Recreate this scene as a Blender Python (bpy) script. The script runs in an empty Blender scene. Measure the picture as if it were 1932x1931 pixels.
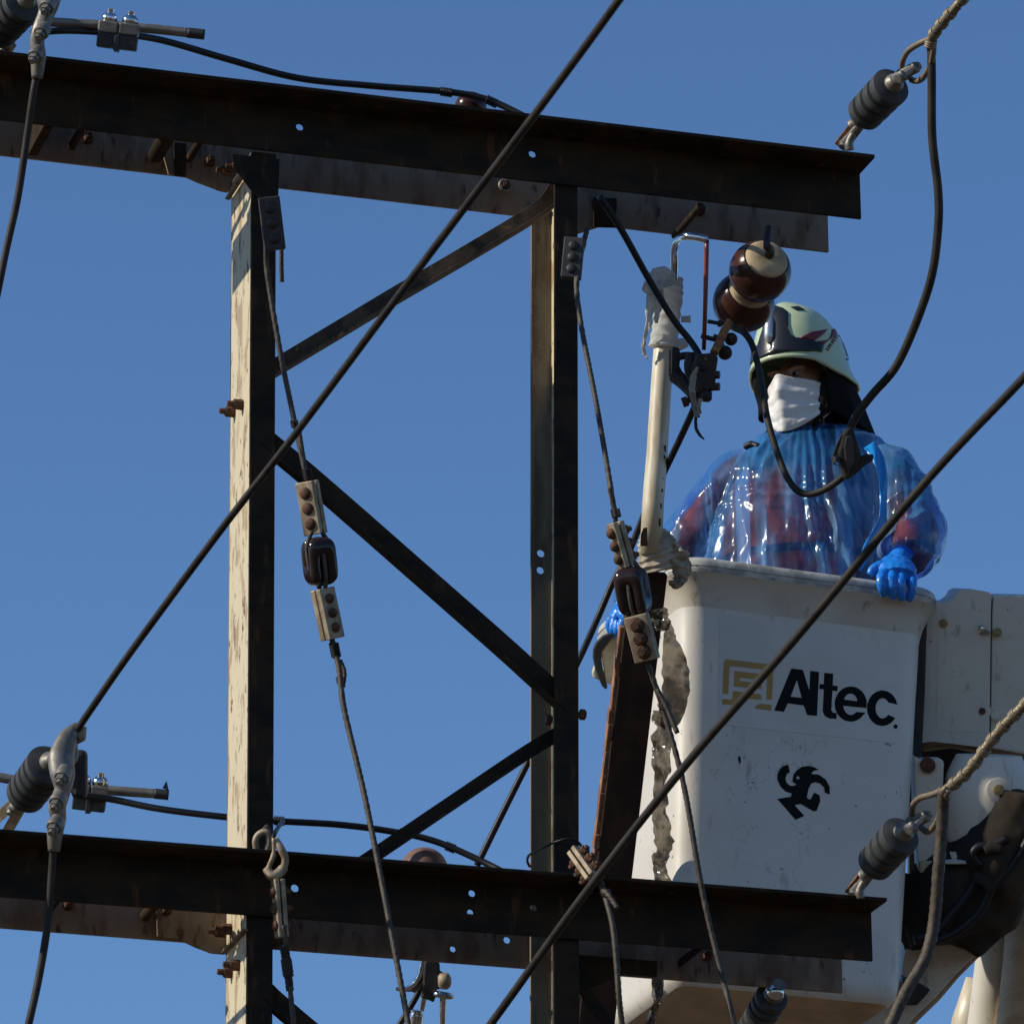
import bpy, bmesh, math, random
from mathutils import Vector, Matrix, noise
from mathutils.geometry import tessellate_polygon
R = math.radians
random.seed(7)
SC = bpy.context.scene
COL = SC.collection
# ------------------------------------------------------------------ camera
TH = R(20.0)            # the camera looks up by 20 degrees
FP = 10000.0            # focal length in units of 1/1932 of the picture width
CAM = Vector((0, 0, 1.6))
FWD = Vector((0, math.cos(TH), math.sin(TH)))
UPV = Vector((0, -math.sin(TH), math.cos(TH)))
RGT = Vector((1, 0, 0))
cd = bpy.data.cameras.new('camera'); cam = bpy.data.objects.new('camera', cd); COL.objects.link(cam)
cam.location = CAM; cam.rotation_euler = (math.pi/2 + TH, 0, 0)
cd.sensor_width = 36; cd.lens = FP/1932*36; cd.clip_start = 0.1; cd.clip_end = 3000
cd.dof.use_dof = True; cd.dof.focus_distance = 13.0; cd.dof.aperture_fstop = 11
SC.camera = cam
# ------------------------------------------------------------------ light
SUN_EL, SUN_AZ = R(31), R(254)      # azimuth from +Y towards +X
w = bpy.data.worlds.new("World"); SC.world = w; w.use_nodes = True
wn = w.node_tree.nodes; sky = wn.new('ShaderNodeTexSky'); sky.sky_type = 'NISHITA'
sky.sun_disc = False; sky.sun_elevation = SUN_EL; sky.sun_rotation = SUN_AZ
sky.air_density = 1.0; sky.dust_density = 0.0; sky.ozone_density = 8.0; sky.altitude = 0
w.node_tree.links.new(sky.outputs[0], wn['Background'].inputs[0])
wn['Background'].inputs[1].default_value = 0.123
sd = Vector((math.sin(SUN_AZ)*math.cos(SUN_EL), math.cos(SUN_AZ)*math.cos(SUN_EL), math.sin(SUN_EL)))
ld = bpy.data.lights.new('sun', 'SUN'); ld.energy = 4.4; ld.angle = R(0.53); ld.color = (1, .93, .80)
sun = bpy.data.objects.new('sun', ld); COL.objects.link(sun); sun.location = (-20, -5, 30)
sun.rotation_euler = sd.to_track_quat('Z', 'Y').to_euler()
vs = SC.view_settings; vs.view_transform = 'Standard'; vs.look = 'None'; vs.exposure = 0; vs.gamma = 1; vs.use_curve_mapping = False

# ------------------------------------------------------------------ pixel -> place
def U(x, y, d): return CAM + d*(FWD + (x-966)/FP*RGT - (y-965.5)/FP*UPV)
def ray(x, y): return FWD + (x-966)/FP*RGT - (y-965.5)/FP*UPV
class Plane:
    "a vertical plane of the place; at(x,y,off) is the point of it seen at a picture position"
    def __init__(s, phi, p0):
        s.u = Vector((math.cos(phi), math.sin(phi), 0)); s.n = Vector((math.sin(phi), -math.cos(phi), 0)); s.p0 = p0
    def at(s, x, y, off=0.0):
        r = ray(x, y); q = s.p0 + s.n*off
        return CAM + r*((q-CAM).dot(s.n)/r.dot(s.n))
PS = Plane(R(17), U(966, 966, 12.6))      # steel frame
PB = Plane(R(18), U(1520, 1450, 13.45))   # front of the bucket
Z = Vector((0, 0, 1))

# ------------------------------------------------------------------ mesh building
class MB:
    def __init__(s): s.v = []; s.f = []; s.m = []; s.mi = 0
    def add(s, vs, fs):
        b = len(s.v); s.v += [Vector(q) for q in vs]; s.f += [tuple(i+b for i in f) for f in fs]; s.m += [s.mi]*len(fs); return s
    def box(s, c, ax, ay, az):
        "centre and three half vectors"
        c = Vector(c); P = [c+i*ax+j*ay+k*az for k in (-1, 1) for j in (-1, 1) for i in (-1, 1)]
        F = [(0, 2, 3, 1), (4, 5, 7, 6), (0, 1, 5, 4), (2, 6, 7, 3), (0, 4, 6, 2), (1, 3, 7, 5)]
        if ax.cross(ay).dot(az) < 0: F = [f[::-1] for f in F]
        return s.add(P, F)
    def loft(s, rings, cap=True, closed=True):
        n = len(rings[0]); V = [q for r in rings for q in r]; F = []
        for i in range(len(rings)-1):
            for j in range(n if closed else n-1):
                k = (j+1) % n; F.append((i*n+j, i*n+k, (i+1)*n+k, (i+1)*n+j))
        if cap and closed:
            F.append(tuple(range(n-1, -1, -1))); F.append(tuple((len(rings)-1)*n+j for j in range(n)))
        return s.add(V, F)
    def tube(s, path, r, n=10, cap=True, lobes=0, depth=.12, pitch=.1, flat=None, ref=None, phase=0):
        P = [Vector(q) for q in path]; m = len(P)
        if not hasattr(r, '__len__'): r = [r]*m
        T = [(P[min(i+1, m-1)]-P[max(i-1, 0)]).normalized() for i in range(m)]
        a = Vector(ref) if ref is not None else (Vector((0, 0, 1)) if abs(T[0].z) < .9 else Vector((1, 0, 0)))
        a = (a - T[0]*a.dot(T[0])).normalized(); rings = []; L = 0
        for i in range(m):
            if i: L += (P[i]-P[i-1]).length
            a = (a - T[i]*a.dot(T[i])).normalized(); b = T[i].cross(a); ring = []
            for j in range(n):
                t = 2*math.pi*j/n; rr = r[i]
                if lobes: rr *= 1 - depth + depth*abs(math.cos(lobes*.5*(t + phase + 2*math.pi*L/pitch)))*1.6
                fx, fy = flat or (1, 1)
                ring.append(P[i] + (a*math.cos(t)*fx + b*math.sin(t)*fy)*rr)
            rings.append(ring)
        return s.loft(rings, cap)
    def lathe(s, p0, p1, prof, n=20, mod=None):
        "prof: list of (t along p0-p1 in metres, radius)"
        p0 = Vector(p0); t = (Vector(p1)-p0).normalized(); a = t.orthogonal().normalized(); b = t.cross(a)
        rings = [[p0 + t*h + (a*math.cos(2*math.pi*j/n)+b*math.sin(2*math.pi*j/n))*max(rr, 1e-4) for j in range(n)] for h, rr in prof]
        return s.loft(rings)
    def prism(s, loops, ext):
        "loops: outer polygon and holes of 3D points, extruded by the vector ext"
        if not isinstance(loops[0], (list, tuple)): loops = [loops]
        pts = [Vector(q) for l in loops for q in l]; n = len(pts); tr = tessellate_polygon([[Vector(q) for q in l] for l in loops])
        F = []
        nn = Vector()
        for t in tr: nn += (pts[t[1]]-pts[t[0]]).cross(pts[t[2]]-pts[t[0]])
        fl = nn.dot(ext) > 0
        for t in tr:
            t = tuple(t); F.append(t[::-1] if fl else t); F.append(tuple(i+n for i in (t if fl else t[::-1])))
        b = 0
        for l in loops:
            k = len(l)
            for i in range(k):
                j = (i+1) % k; F.append((b+i, b+j, b+j+n, b+i+n))
            b += k
        return s.add(pts+[q+ext for q in pts], F)
    def hexbolt(s, c, ax, r, h, n=6):
        ax = ax.normalized(); return s.lathe(c, c+ax*h, [(0, r), (h*.85, r), (h, r*.86)], n)
    def build(s, name, mat, parent=None, smooth=None, bevel=0, loc=None, sub=0, **k):
        me = bpy.data.meshes.new(name)
        org = parent_origin(parent) if parent is not None else (Vector(loc) if loc is not None else sum(s.v, Vector())/max(len(s.v), 1))
        me.from_pydata([q-org for q in s.v], [], s.f)
        mats = mat if isinstance(mat, (list, tuple)) else [mat]
        for q in mats: me.materials.append(q)
        if len(mats) > 1: me.polygons.foreach_set('material_index', s.m)
        bm = bmesh.new(); bm.from_mesh(me); bmesh.ops.recalc_face_normals(bm, faces=bm.faces); bm.to_mesh(me); bm.free()
        o = bpy.data.objects.new(name, me); COL.objects.link(o)
        if parent is not None: o.parent = parent
        else: o.location = org
        if smooth is not None:
            me.polygons.foreach_set('use_smooth', [True]*len(me.polygons))
            if smooth < 180: me.set_sharp_from_angle(angle=R(smooth))
        if bevel:
            m = o.modifiers.new('bevel', 'BEVEL'); m.width = bevel; m.segments = 2; m.limit_method = 'ANGLE'; m.angle_limit = R(35)
        if sub:
            m = o.modifiers.new('sub', 'SUBSURF'); m.levels = sub; m.render_levels = sub
        for a, b in k.items(): o[a] = b
        return o
def parent_origin(p):
    v = Vector(p.location)
    if p.parent is not None: v += parent_origin(p.parent)
    return v
def thing(name, label, cat, loc, group=None):
    o = bpy.data.objects.new(name, None); COL.objects.link(o); o.location = loc; o.empty_display_size = .1
    o['label'] = label; o['category'] = cat
    if group: o['group'] = group
    return o
def tag(o, label, cat, group=None):
    o['label'] = label; o['category'] = cat
    if group: o['group'] = group
    return o
def spl(P, n=8):
    "Catmull-Rom through the points"
    P = [Vector(q) for q in P]; Q = [2*P[0]-P[1]] + P + [2*P[-1]-P[-2]]; out = []
    for i in range(1, len(Q)-2):
        a, b, c, d = Q[i-1:i+3]
        for k in range(n):
            t = k/n; out.append(.5*((2*b)+(c-a)*t+(2*a-5*b+4*c-d)*t*t+(3*b-a-3*c+d)*t**3))
    out.append(P[-1]); return out
def fr(a, hint):
    "orthonormal frame (along, across, out) with out near hint"
    a = a.normalized(); c = (hint - a*hint.dot(a)).normalized(); return a, c.cross(a), c

# ------------------------------------------------------------------ materials
def mat(name, c1, rough=.6, metal=0, c2=None, c3=None, scale=(12, 12, 12), lo=.4, hi=.6, bump=.0, bscale=60, coat=0, scratch=0, speck=None, rvar=0, spec=.5, lo3=.55, hi3=.7, scale3=None):
    m = bpy.data.materials.new(name); m.use_nodes = True; nt = m.node_tree; N = nt.nodes; L = nt.links; b = N['Principled BSDF']
    b.inputs['Base Color'].default_value = (*c1, 1); b.inputs['Roughness'].default_value = rough; b.inputs['Metallic'].default_value = metal
    b.inputs['Coat Weight'].default_value = coat; b.inputs['Specular IOR Level'].default_value = spec
    b.inputs['Coat Roughness'].default_value = .06
    tc = N.new('ShaderNodeTexCoord'); out = None
    def noi(sc, det=8, rg=.6, off=0):
        mp = N.new('ShaderNodeMapping'); mp.inputs['Scale'].default_value = sc; mp.inputs['Location'].default_value = (off, off*2, off)
        L.new(tc.outputs['Object'], mp.inputs[0]); n = N.new('ShaderNodeTexNoise'); n.inputs['Scale'].default_value = 1
        n.inputs['Detail'].default_value = det; n.inputs['Roughness'].default_value = rg; L.new(mp.outputs[0], n.inputs[0]); return n.outputs[0]
    def ramp(src, a, bb):
        r = N.new('ShaderNodeMapRange'); r.inputs[1].default_value = a; r.inputs[2].default_value = bb; r.interpolation_type = 'SMOOTHSTEP'; L.new(src, r.inputs[0]); return r.outputs[0]
    def mix(f, A, B):
        x = N.new('ShaderNodeMix'); x.data_type = 'RGBA'; L.new(f, x.inputs[0])
        for s_, i in ((A, 6), (B, 7)):
            if isinstance(s_, tuple): x.inputs[i].default_value = (*s_, 1)
            else: L.new(s_, x.inputs[i])
        return x.outputs[2]
    col = tuple(c1)
    if c2: col = mix(ramp(noi(scale), lo, hi), col, tuple(c2))
    if c3: col = mix(ramp(noi(scale3 or tuple(q*2.3 for q in scale), off=7), lo3, hi3), col, tuple(c3))
    if speck: col = mix(ramp(noi((speck[1],)*3, 3, .5, 3), speck[2], speck[2]+.05), col, tuple(speck[0]))
    if scratch:
        d = N.new('ShaderNodeMath'); d.operation = 'SUBTRACT'; d.inputs[1].default_value = .5; L.new(noi((7, 7, 5), 5, .55, 21), d.inputs[0])
        e = N.new('ShaderNodeMath'); e.operation = 'ABSOLUTE'; L.new(d.outputs[0], e.inputs[0])
        f = ramp(e.outputs[0], .0035, .0010); g2 = ramp(noi((3, 3, 3), 3, .5, 31), .50, .60); h = N.new('ShaderNodeMath'); h.operation = 'MULTIPLY'; L.new(f, h.inputs[0]); L.new(g2, h.inputs[1])
        k = N.new('ShaderNodeMath'); k.operation = 'MULTIPLY'; k.inputs[1].default_value = scratch; L.new(h.outputs[0], k.inputs[0]); col = mix(k.outputs[0], col, (.10, .09, .08))
    if not isinstance(col, tuple): L.new(col, b.inputs['Base Color'])
    if rvar:
        r = N.new('ShaderNodeMapRange'); r.inputs[3].default_value = max(rough-rvar, .03); r.inputs[4].default_value = rough+rvar; L.new(noi((25,)*3, off=5), r.inputs[0]); L.new(r.outputs[0], b.inputs['Roughness'])
    if bump:
        bn = N.new('ShaderNodeBump'); bn.inputs['Strength'].default_value = bump; bn.inputs['Distance'].default_value = .002
        L.new(noi((bscale,)*3, off=11), bn.inputs['Height']); L.new(bn.outputs[0], b.inputs['Normal'])
    return m
M = {}
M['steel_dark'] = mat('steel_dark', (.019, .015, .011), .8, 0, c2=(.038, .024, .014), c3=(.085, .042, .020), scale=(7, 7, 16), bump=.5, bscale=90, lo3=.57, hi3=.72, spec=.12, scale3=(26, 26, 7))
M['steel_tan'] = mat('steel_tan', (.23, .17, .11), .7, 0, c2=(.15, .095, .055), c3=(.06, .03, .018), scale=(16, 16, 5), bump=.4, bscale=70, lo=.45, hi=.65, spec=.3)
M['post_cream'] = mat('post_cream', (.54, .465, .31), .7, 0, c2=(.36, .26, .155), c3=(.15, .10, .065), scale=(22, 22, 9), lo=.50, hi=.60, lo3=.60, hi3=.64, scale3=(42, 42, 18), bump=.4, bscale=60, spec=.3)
M['post_shaded'] = mat('post_shaded', (.19, .155, .105), .65, 0, c2=(.10, .07, .05), c3=(.05, .035, .025), scale=(20, 20, 3), lo=.45, hi=.62, lo3=.6, hi3=.75, speck=((.4, .33, .22), 240, .66), bump=.3, spec=.4)  # post cream darkened: shade on the rear flange put into its colour
M['bolt'] = mat('bolt', (.06, .032, .02), .75, .3, c2=(.13, .055, .025), scale=(60, 60, 60), bump=.5, bscale=200)
M['galv'] = mat('galv', (.24, .22, .185), .5, .55, c2=(.17, .155, .13), scale=(30, 30, 30), bump=.3, bscale=150, rvar=.12)
M['clampm'] = mat('clamp_metal', (.36, .29, .19), .6, .2, c2=(.22, .16, .10), scale=(30, 30, 30), bump=.35, bscale=160)
M['chrome'] = mat('bright_metal', (.72, .72, .72), .16, 1, c2=(.5, .5, .5), scale=(20, 20, 20), rvar=.08)
M['strand'] = mat('strand', (.075, .058, .040), .65, .2, c2=(.045, .034, .025), scale=(60, 60, 60), bump=.3, bscale=300)
M['grip'] = mat('grip', (.24, .19, .12), .5, .45, c2=(.2, .16, .11), scale=(80, 80, 80), bump=.3, bscale=300)
M['cable'] = mat('cable_black', (.019, .016, .013), .6, 0, spec=.22, c2=(.034, .028, .022), scale=(14, 14, 14), bump=.3, bscale=150, rvar=.1)
M['cable_dk'] = mat('cable_dark', (.009, .009, .011), .45, 0, spec=.25, c2=(.014, .013, .014), scale=(20, 20, 20), bump=.15, bscale=150, rvar=.1)
M['porc'] = mat('brown_glaze', (.058, .021, .015), .22, 0, c2=(.036, .014, .011), scale=(10, 10, 10), bump=.08, spec=.24)
M['porc_dk'] = mat('dark_glaze', (.030, .016, .015), .15, 0, c2=(.018, .010, .010), scale=(10, 10, 10), spec=.35)
M['porc_cr'] = mat('cream_clay', (.44, .33, .19), .7, 0, c2=(.34, .25, .14), scale=(25, 25, 25), bump=.2)
M['poly'] = mat('grey_rubber', (.048, .048, .046), .6, 0, spec=.3, c2=(.034, .034, .033), scale=(25, 25, 25), bump=.12)
M['rust'] = mat('orange_rust', (.34, .14, .045), .85, 0, c2=(.15, .06, .025), scale=(60, 60, 60), bump=.6, bscale=220)
M['bucket'] = mat('fibreglass', (.60, .555, .475), .45, 0, c2=(.55, .50, .42), scratch=.55, c3=(.30, .255, .19), scale=(3, 3, 5), lo=.4, hi=.7, lo3=.58, hi3=.76, scale3=(24, 24, 6), bump=.06, bscale=30, speck=((.20, .18, .15), 42, .70), rvar=.1)
M['dirty'] = mat('dirty_fibreglass', (.50, .39, .25), .6, 0, c2=(.36, .26, .15), c3=(.12, .09, .06), scale=(5, 5, 16), lo=.4, hi=.65, bump=.2, lo3=.68, hi3=.76, scale3=(14, 14, 60))
M['rim'] = mat('rim_grey', (.50, .48, .43), .5, 0, c2=(.30, .28, .24), c3=(.12, .10, .08), scale=(20, 20, 20), bump=.3, lo3=.62, hi3=.72)
M['black'] = mat('black_vinyl', (.010, .010, .011), .6, 0, c2=(.02, .018, .016), scale=(9, 9, 9), bump=.3, bscale=40)
M['fabric'] = mat('dark_canvas', (.022, .019, .016), .9, 0, c2=(.05, .036, .024), scale=(7, 7, 4), bump=.6, bscale=35, spec=.15)
M['ink'] = mat('black_ink', (.005, .005, .004), .6, spec=.12)
M['gold'] = mat('ochre_ink', (.42, .225, .035), .5, 0, c2=(.36, .19, .03), scale=(20, 20, 20))
M['pvc'] = mat('cream_pipe', (.62, .56, .42), .4, 0, c2=(.48, .40, .27), c3=(.25, .2, .13), scale=(30, 30, 6), lo3=.66, hi3=.78, rvar=.1)
M['cloth'] = mat('white_cloth', (.70, .70, .68), .9, 0, c2=(.58, .57, .54), scale=(50, 50, 50), bump=.5, bscale=120, spec=.2)
M['cloth_d'] = mat('dirty_cloth', (.42, .37, .29), .9, 0, c2=(.26, .22, .16), scale=(20, 20, 20), bump=.6, bscale=120, spec=.2)
M['wood'] = mat('dark_rusty_channel', (.030, .018, .013), .8, 0, c2=(.055, .028, .018), c3=(.10, .042, .018), scale=(20, 20, 5), lo3=.68, hi3=.78, bump=.5, bscale=60, spec=.25)
M['wood_e'] = mat('sunlit_rusty_edge', (.30, .13, .05), .75, 0, c2=(.14, .06, .03), c3=(.45, .33, .24), scale=(30, 30, 10), bump=.6, bscale=110)  # rust made brighter for the pole's sunlit side, light put into colour
M['red'] = mat('red_rod', (.20, .028, .022), .4, 0, c2=(.13, .02, .018), scale=(40, 40, 20), coat=.3)
M['tape'] = mat('grey_tape', (.26, .25, .22), .45, .1, c2=(.16, .15, .13), scale=(40, 40, 40), bump=.5)
M['plug'] = mat('yellow_plug', (.30, .22, .08), .6, 0, c2=(.2, .14, .05), scale=(60, 60, 60))
M['asphalt'] = mat('dusty_ground', (.105, .070, .042), .95, 0, c2=(.085, .060, .040), scale=(.5, .5, .5), bump=.4, bscale=30)
M['flare'] = mat('grimy_fibreglass', (.52, .465, .375), .5, 0, c2=(.46, .40, .31), c3=(.22, .17, .11), scale=(6, 6, 10), lo3=.6, hi3=.75, scale3=(26, 26, 12), bump=.1)
def thin_film(name, col, tint, f0, f1, sc=(12, 12, 12), rough=.2, bs=40):
    m = mat(name, col, rough, 0, c2=tuple(q*.6 for q in col), c3=tuple(min(q*1.9, .7) for q in col), scale=sc, bump=.3, bscale=bs, lo3=.64, hi3=.70, coat=.5)
    nt = m.node_tree; N = nt.nodes; L = nt.links; b = N['Principled BSDF']; tr = N.new('ShaderNodeBsdfTransparent'); tr.inputs[0].default_value = (*tint, 1); mx = N.new('ShaderNodeMixShader')
    tc = N.new('ShaderNodeTexCoord'); n = N.new('ShaderNodeTexNoise'); n.inputs['Scale'].default_value = 22; L.new(tc.outputs['Object'], n.inputs[0]); r = N.new('ShaderNodeMapRange'); r.inputs[1].default_value = .4; r.inputs[2].default_value = .6; r.inputs[3].default_value = f0; r.inputs[4].default_value = f1
    L.new(n.outputs[0], r.inputs[0]); L.new(r.outputs[0], mx.inputs[0]); L.new(tr.outputs[0], mx.inputs[1]); L.new(b.outputs[0], mx.inputs[2]); L.new(mx.outputs[0], N['Material Output'].inputs[0]); return m
def translucent(m, col, f):
    nt = m.node_tree; N = nt.nodes; L = nt.links; o = N['Material Output']; src = o.inputs[0].links[0].from_socket; t = N.new('ShaderNodeBsdfTranslucent'); t.inputs[0].default_value = (*col, 1)
    x = N.new('ShaderNodeMixShader'); x.inputs[0].default_value = f; L.new(src, x.inputs[1]); L.new(t.outputs[0], x.inputs[2]); L.new(x.outputs[0], o.inputs[0])
translucent(M['cloth'], (.80, .80, .78), .45)
M['dusty'] = mat('dusty_glaze', (.20, .10, .065), .65, 0, c2=(.11, .05, .035), scale=(18, 18, 18), lo=.35, hi=.6)
M['brace'] = mat('brown_steel', (.10, .066, .040), .75, 0, c2=(.05, .034, .022), c3=(.24, .12, .06), scale=(14, 14, 14), lo3=.6, hi3=.7, bump=.4, spec=.2)
# ================================================================== SETTING
g = MB(); g.add([(-1500, -600, 0), (1500, -600, 0), (1500, 2400, 0), (-1500, 2400, 0)], [(0, 1, 2, 3)])
go = g.build('ground', M['asphalt'], loc=(0, 0, 0)); go['kind'] = 'structure'

# ================================================================== STEEL FRAME
def xline(p, q, y): return p[0] + (q[0]-p[0])*(y-p[1])/(q[1]-p[1])
base = U(760, 2300, 12.6); base.z = 0
frame = thing('steel_frame', 'rusty steel support frame with two paired crossarms on two channel posts and diagonal braces', 'steel frame', base)
un = PS.u; nn = PS.n
def holeloop(c, ax, ay, r, n=14, cut=None):
    L = []
    for i in range(n):
        t = -2*math.pi*i/n; L.append(c + ax*math.cos(t)*r + ay*math.sin(t)*r)
    return L
def beam(L, Rr, off, webh, fw, out, mt, holes=(), name='cross_beam', t=.009, lab=None):
    "angle iron: bottom line through two picture points in the plane off, web up, flange at the top towards out"
    A = PS.at(*L, off); B = PS.at(*Rr, off); e = (B-A).normalized(); up = e.cross(nn).normalized()
    if up.z < 0: up = -up
    m = MB(); outer = [A, B, B+up*webh, A+up*webh]
    loops = [outer]
    for hx, hy, hr in holes:
        loops.append(holeloop(PS.at(hx, hy, off), e, up, hr))
    m.prism(loops, -nn*t)
    s = nn*out
    if out > 0: a0 = Vector(A+up*(webh-t)); m.prism([a0, A+up*webh, A+up*webh+s*fw, a0+s*fw], B-A)
    else: a0 = A+up*(webh-t)-nn*t; m.prism([a0, a0+up*t, a0+up*t+s*fw, a0+s*fw], B-A)
    o = m.build(name, mt, frame, bevel=.0015)
    if lab: o['label'] = lab
    return A, B, up, e
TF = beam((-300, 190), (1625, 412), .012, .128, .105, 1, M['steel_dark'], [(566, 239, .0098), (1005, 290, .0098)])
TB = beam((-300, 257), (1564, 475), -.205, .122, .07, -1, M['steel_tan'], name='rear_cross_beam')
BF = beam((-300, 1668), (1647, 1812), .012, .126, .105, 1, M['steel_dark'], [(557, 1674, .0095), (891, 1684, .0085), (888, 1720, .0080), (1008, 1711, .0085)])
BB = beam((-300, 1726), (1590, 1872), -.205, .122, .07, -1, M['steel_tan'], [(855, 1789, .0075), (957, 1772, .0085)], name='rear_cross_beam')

def post(pl, pr, ytop, web_side, depth, mt_front, mt_web, mt_back, holes=()):
    "channel post: pl, pr = two picture points each on the left and right edge of the front flange"
    (x0, y0), (x1, y1) = pl; (x2, _), (x3, _) = pr
    def edge(xa, xb):
        p = PS.at(xa, y0); q = PS.at(xb, y1); d = (q-p).normalized(); return p, d
    pL, dL = edge(x0, x1); pR, dR = edge(x2, x3); d = ((dL+dR)/2).normalized()
    top = PS.at(x0, ytop); 
    def along(p, z): return p + d*((z-p.z)/d.z)
    zt = top.z; A0, A1 = along(pL, zt), along(pL, 0); B0, B1 = along(pR, zt), along(pR, 0)
    t = .008; lng = A1-A0; uu = un
    # front flange
    m = MB(); m.prism([A0, B0, B0-nn*t, A0-nn*t], lng); o = m.build('post_flange', mt_front, frame, bevel=.002)
    wd = (B0-A0).length
    bk = -nn*depth
    m = MB()
    if web_side < 0: m.prism([A0-nn*t, A0+uu*t-nn*t, A0+uu*t+bk, A0+bk], lng)
    else: m.prism([B0-uu*t-nn*t, B0-nn*t, B0+bk, B0-uu*t+bk], lng)
    m.build('post_web', mt_web, frame, bevel=.002)
    m = MB(); loops = [[A0+bk+nn*0, B0+bk, B1+bk, A1+bk]]
    for hx, hy, hr in holes: loops.append(holeloop(PS.at(hx, hy, -depth), uu, Z, hr))
    m.prism(loops, -nn*t); m.build('post_flange', mt_back, frame, bevel=.002)
    return A0, B0, d
LP = post(((474, 400), (467, 1932)), ((521, 400), (512, 1932)), 285, -1, .19, M['steel_dark'], M['post_cream'], M['steel_tan'])  # sunlit webs cream, shaded front flanges near black: light put into colour
RP = post(((1046, 400), (1047, 1932)), ((1090, 400), (1093, 1932)), 325, 1, .19, M['steel_dark'], M['post_cream'], M['post_shaded'],
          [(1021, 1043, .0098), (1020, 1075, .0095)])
# root fillet of the right-hand post's rear flange, seen as a thin bright strip
m = MB(); q0 = PS.at(1046.5, 345, -.186); q1 = PS.at(1047, 2320, -.186)
m.tube([q0, q1], .0035, 8); m.build('root_fillet', M['post_cream'], frame, smooth=60)

def brace(pts, off, w, mt, leg=.03, twist=0, n=6, name='brace'):
    "angle-iron brace following picture points in the plane off: wide leg in the plane, short leg at the lower edge to the front"
    P = spl([PS.at(x, y, off) for x, y in pts], n); R1 = []; t = .006
    for i, p in enumerate(P):
        d = (P[min(i+1, len(P)-1)]-P[max(i-1, 0)]).normalized(); up = d.cross(nn).normalized()
        if up.z < 0: up = -up
        nv = nn.copy()
        if twist: q = Matrix.Rotation(twist, 3, d); up = q @ up; nv = q @ nn
        a = p-up*w/2; b = p+up*w/2
        R1.append([a+nv*leg, b*0+a+nv*leg+up*t, a+up*t+nv*t, b+nv*t, b, a])
    m = MB(); m.loft(R1); return m.build(name, mt, frame, bevel=.001)
brace([(1052, 352), (1036, 378), (1000, 408), (850, 498), (750, 556), (640, 622), (500, 706)], -.06, .043, M['brace'], .030, twist=R(5))
brace([(496, 828), (600, 915), (800, 1090), (950, 1222), (1005, 1272), (1075, 1335)], -.03, .058, M['steel_dark'], .03)
brace([(1075, 1372), (1000, 1415), (870, 1502), (700, 1617), (640, 1655)], -.08, .034, M['steel_dark'], .024)
brace([(496, 1868), (560, 1925), (900, 2210)], -.03, .052, M['steel_dark'], .03)
brace([(1060, 1808), (1200, 2010), (1300, 2160)], -.12, .03, M['steel_dark'], .02)

# gusset plates and brackets beside the posts
def plate(pts, off, t, mt, name='gusset_plate', lab=None):
    m = MB(); m.prism([PS.at(x, y, off) for x, y in pts], -nn*t); o = m.build(name, mt, frame, bevel=.001)
    if lab: o['label'] = lab
    return o
plate([(300, 262), (318, 329), (352, 334), (372, 343), (396, 352), (414, 359), (428, 362), (436, 360), (444, 290), (440, 276)], -.196, .007, M['steel_tan'])
plate([(328, 268), (330, 331), (350, 333), (352, 270)], -.190, .005, M['steel_dark'], 'spacer_shadow_plate')
plate([(440, 290), (446, 318), (486, 372), (488, 402), (524, 404), (528, 300)], .013-.001, .010, M['steel_dark'])
plate([(1048, 352), (1050, 440), (1092, 440), (1132, 427), (1160, 428), (1166, 430), (1164, 372)], -.196, .007, M['steel_tan'])
plate([(1120, 372), (1120, 428), (1162, 429), (1164, 374)], -.188, .005, M['steel_dark'], 'spacer_shadow_plate')
plate([(295, 1700), (297, 1765), (336, 1770), (370, 1786), (399, 1797), (422, 1799), (432, 1797), (446, 1735), (440, 1714)], -.196, .007, M['steel_tan'])
plate([(1093, 1800), (1096, 1852), (1120, 1862), (1180, 1836), (1240, 1842), (1240, 1812)], -.14, .007, M['steel_dark'])
# bracket flanges that wrap across the sunlit web of the left post (run front to back)
def wrap(x, y, ln, t=.006):
    A = PS.at(x, y, .01) - un*.014
    m = MB(); m.prism([A, A+un*.012, A+un*.012+Z*t, A+Z*t], -nn*ln); return m.build('bracket_flange', M['steel_tan'], frame, bevel=.001)
wrap(474, 318, .2); wrap(469, 1756, .2)
# spacer tubes with through bolts between front and rear beam
def spacer(x, y, r, big=False, ln=.2):
    A = PS.at(x, y, .004); m = MB(); m.tube([A, A-nn*ln], r, 12); m.build('spacer_tube', M['steel_dark'], frame, smooth=50)
for x, y, r in ((170, 215, .010), (395, 238, .010), (330, 232, .020), (1322, 388, .009), (130, 1670, .009), (312, 1684, .013), (1335, 1775, .009)):
    spacer(x, y, r)
m = MB(); q = PS.at(78, 222, -.1); m.box(q, un*.012, nn*.09, Z*.062); m.build('spacer_shadow_plate', M['steel_dark'], frame, bevel=.002)  # plate added between the beams to throw a shadow on the left post
def nut(x, y, off, r=.013, h=.014, ax=None, mt='bolt', stud=True):
    c = PS.at(x, y, off); a = ax or nn; m = MB(); m.hexbolt(c, a, r, h)
    if stud: m.lathe(c+a*h, c+a*(h+.008), [(0, r*.5), (.008, r*.5)], 8)
    m.lathe(c-a*.001, c+a*.003, [(0, r*1.3), (.003, r*1.3)], 14)
    return m.build('bolt', M[mt], frame, smooth=40)
for x, y, o_ in ((165, 262, -.204), (395, 305, -.195), (1320, 398, -.204), (952, 352, -.204), (128, 1706, -.204), (313, 1716, -.195), (1333, 1802, -.204), (478, 347, -.195)):
    nut(x, y, o_, .011, .02)
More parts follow.
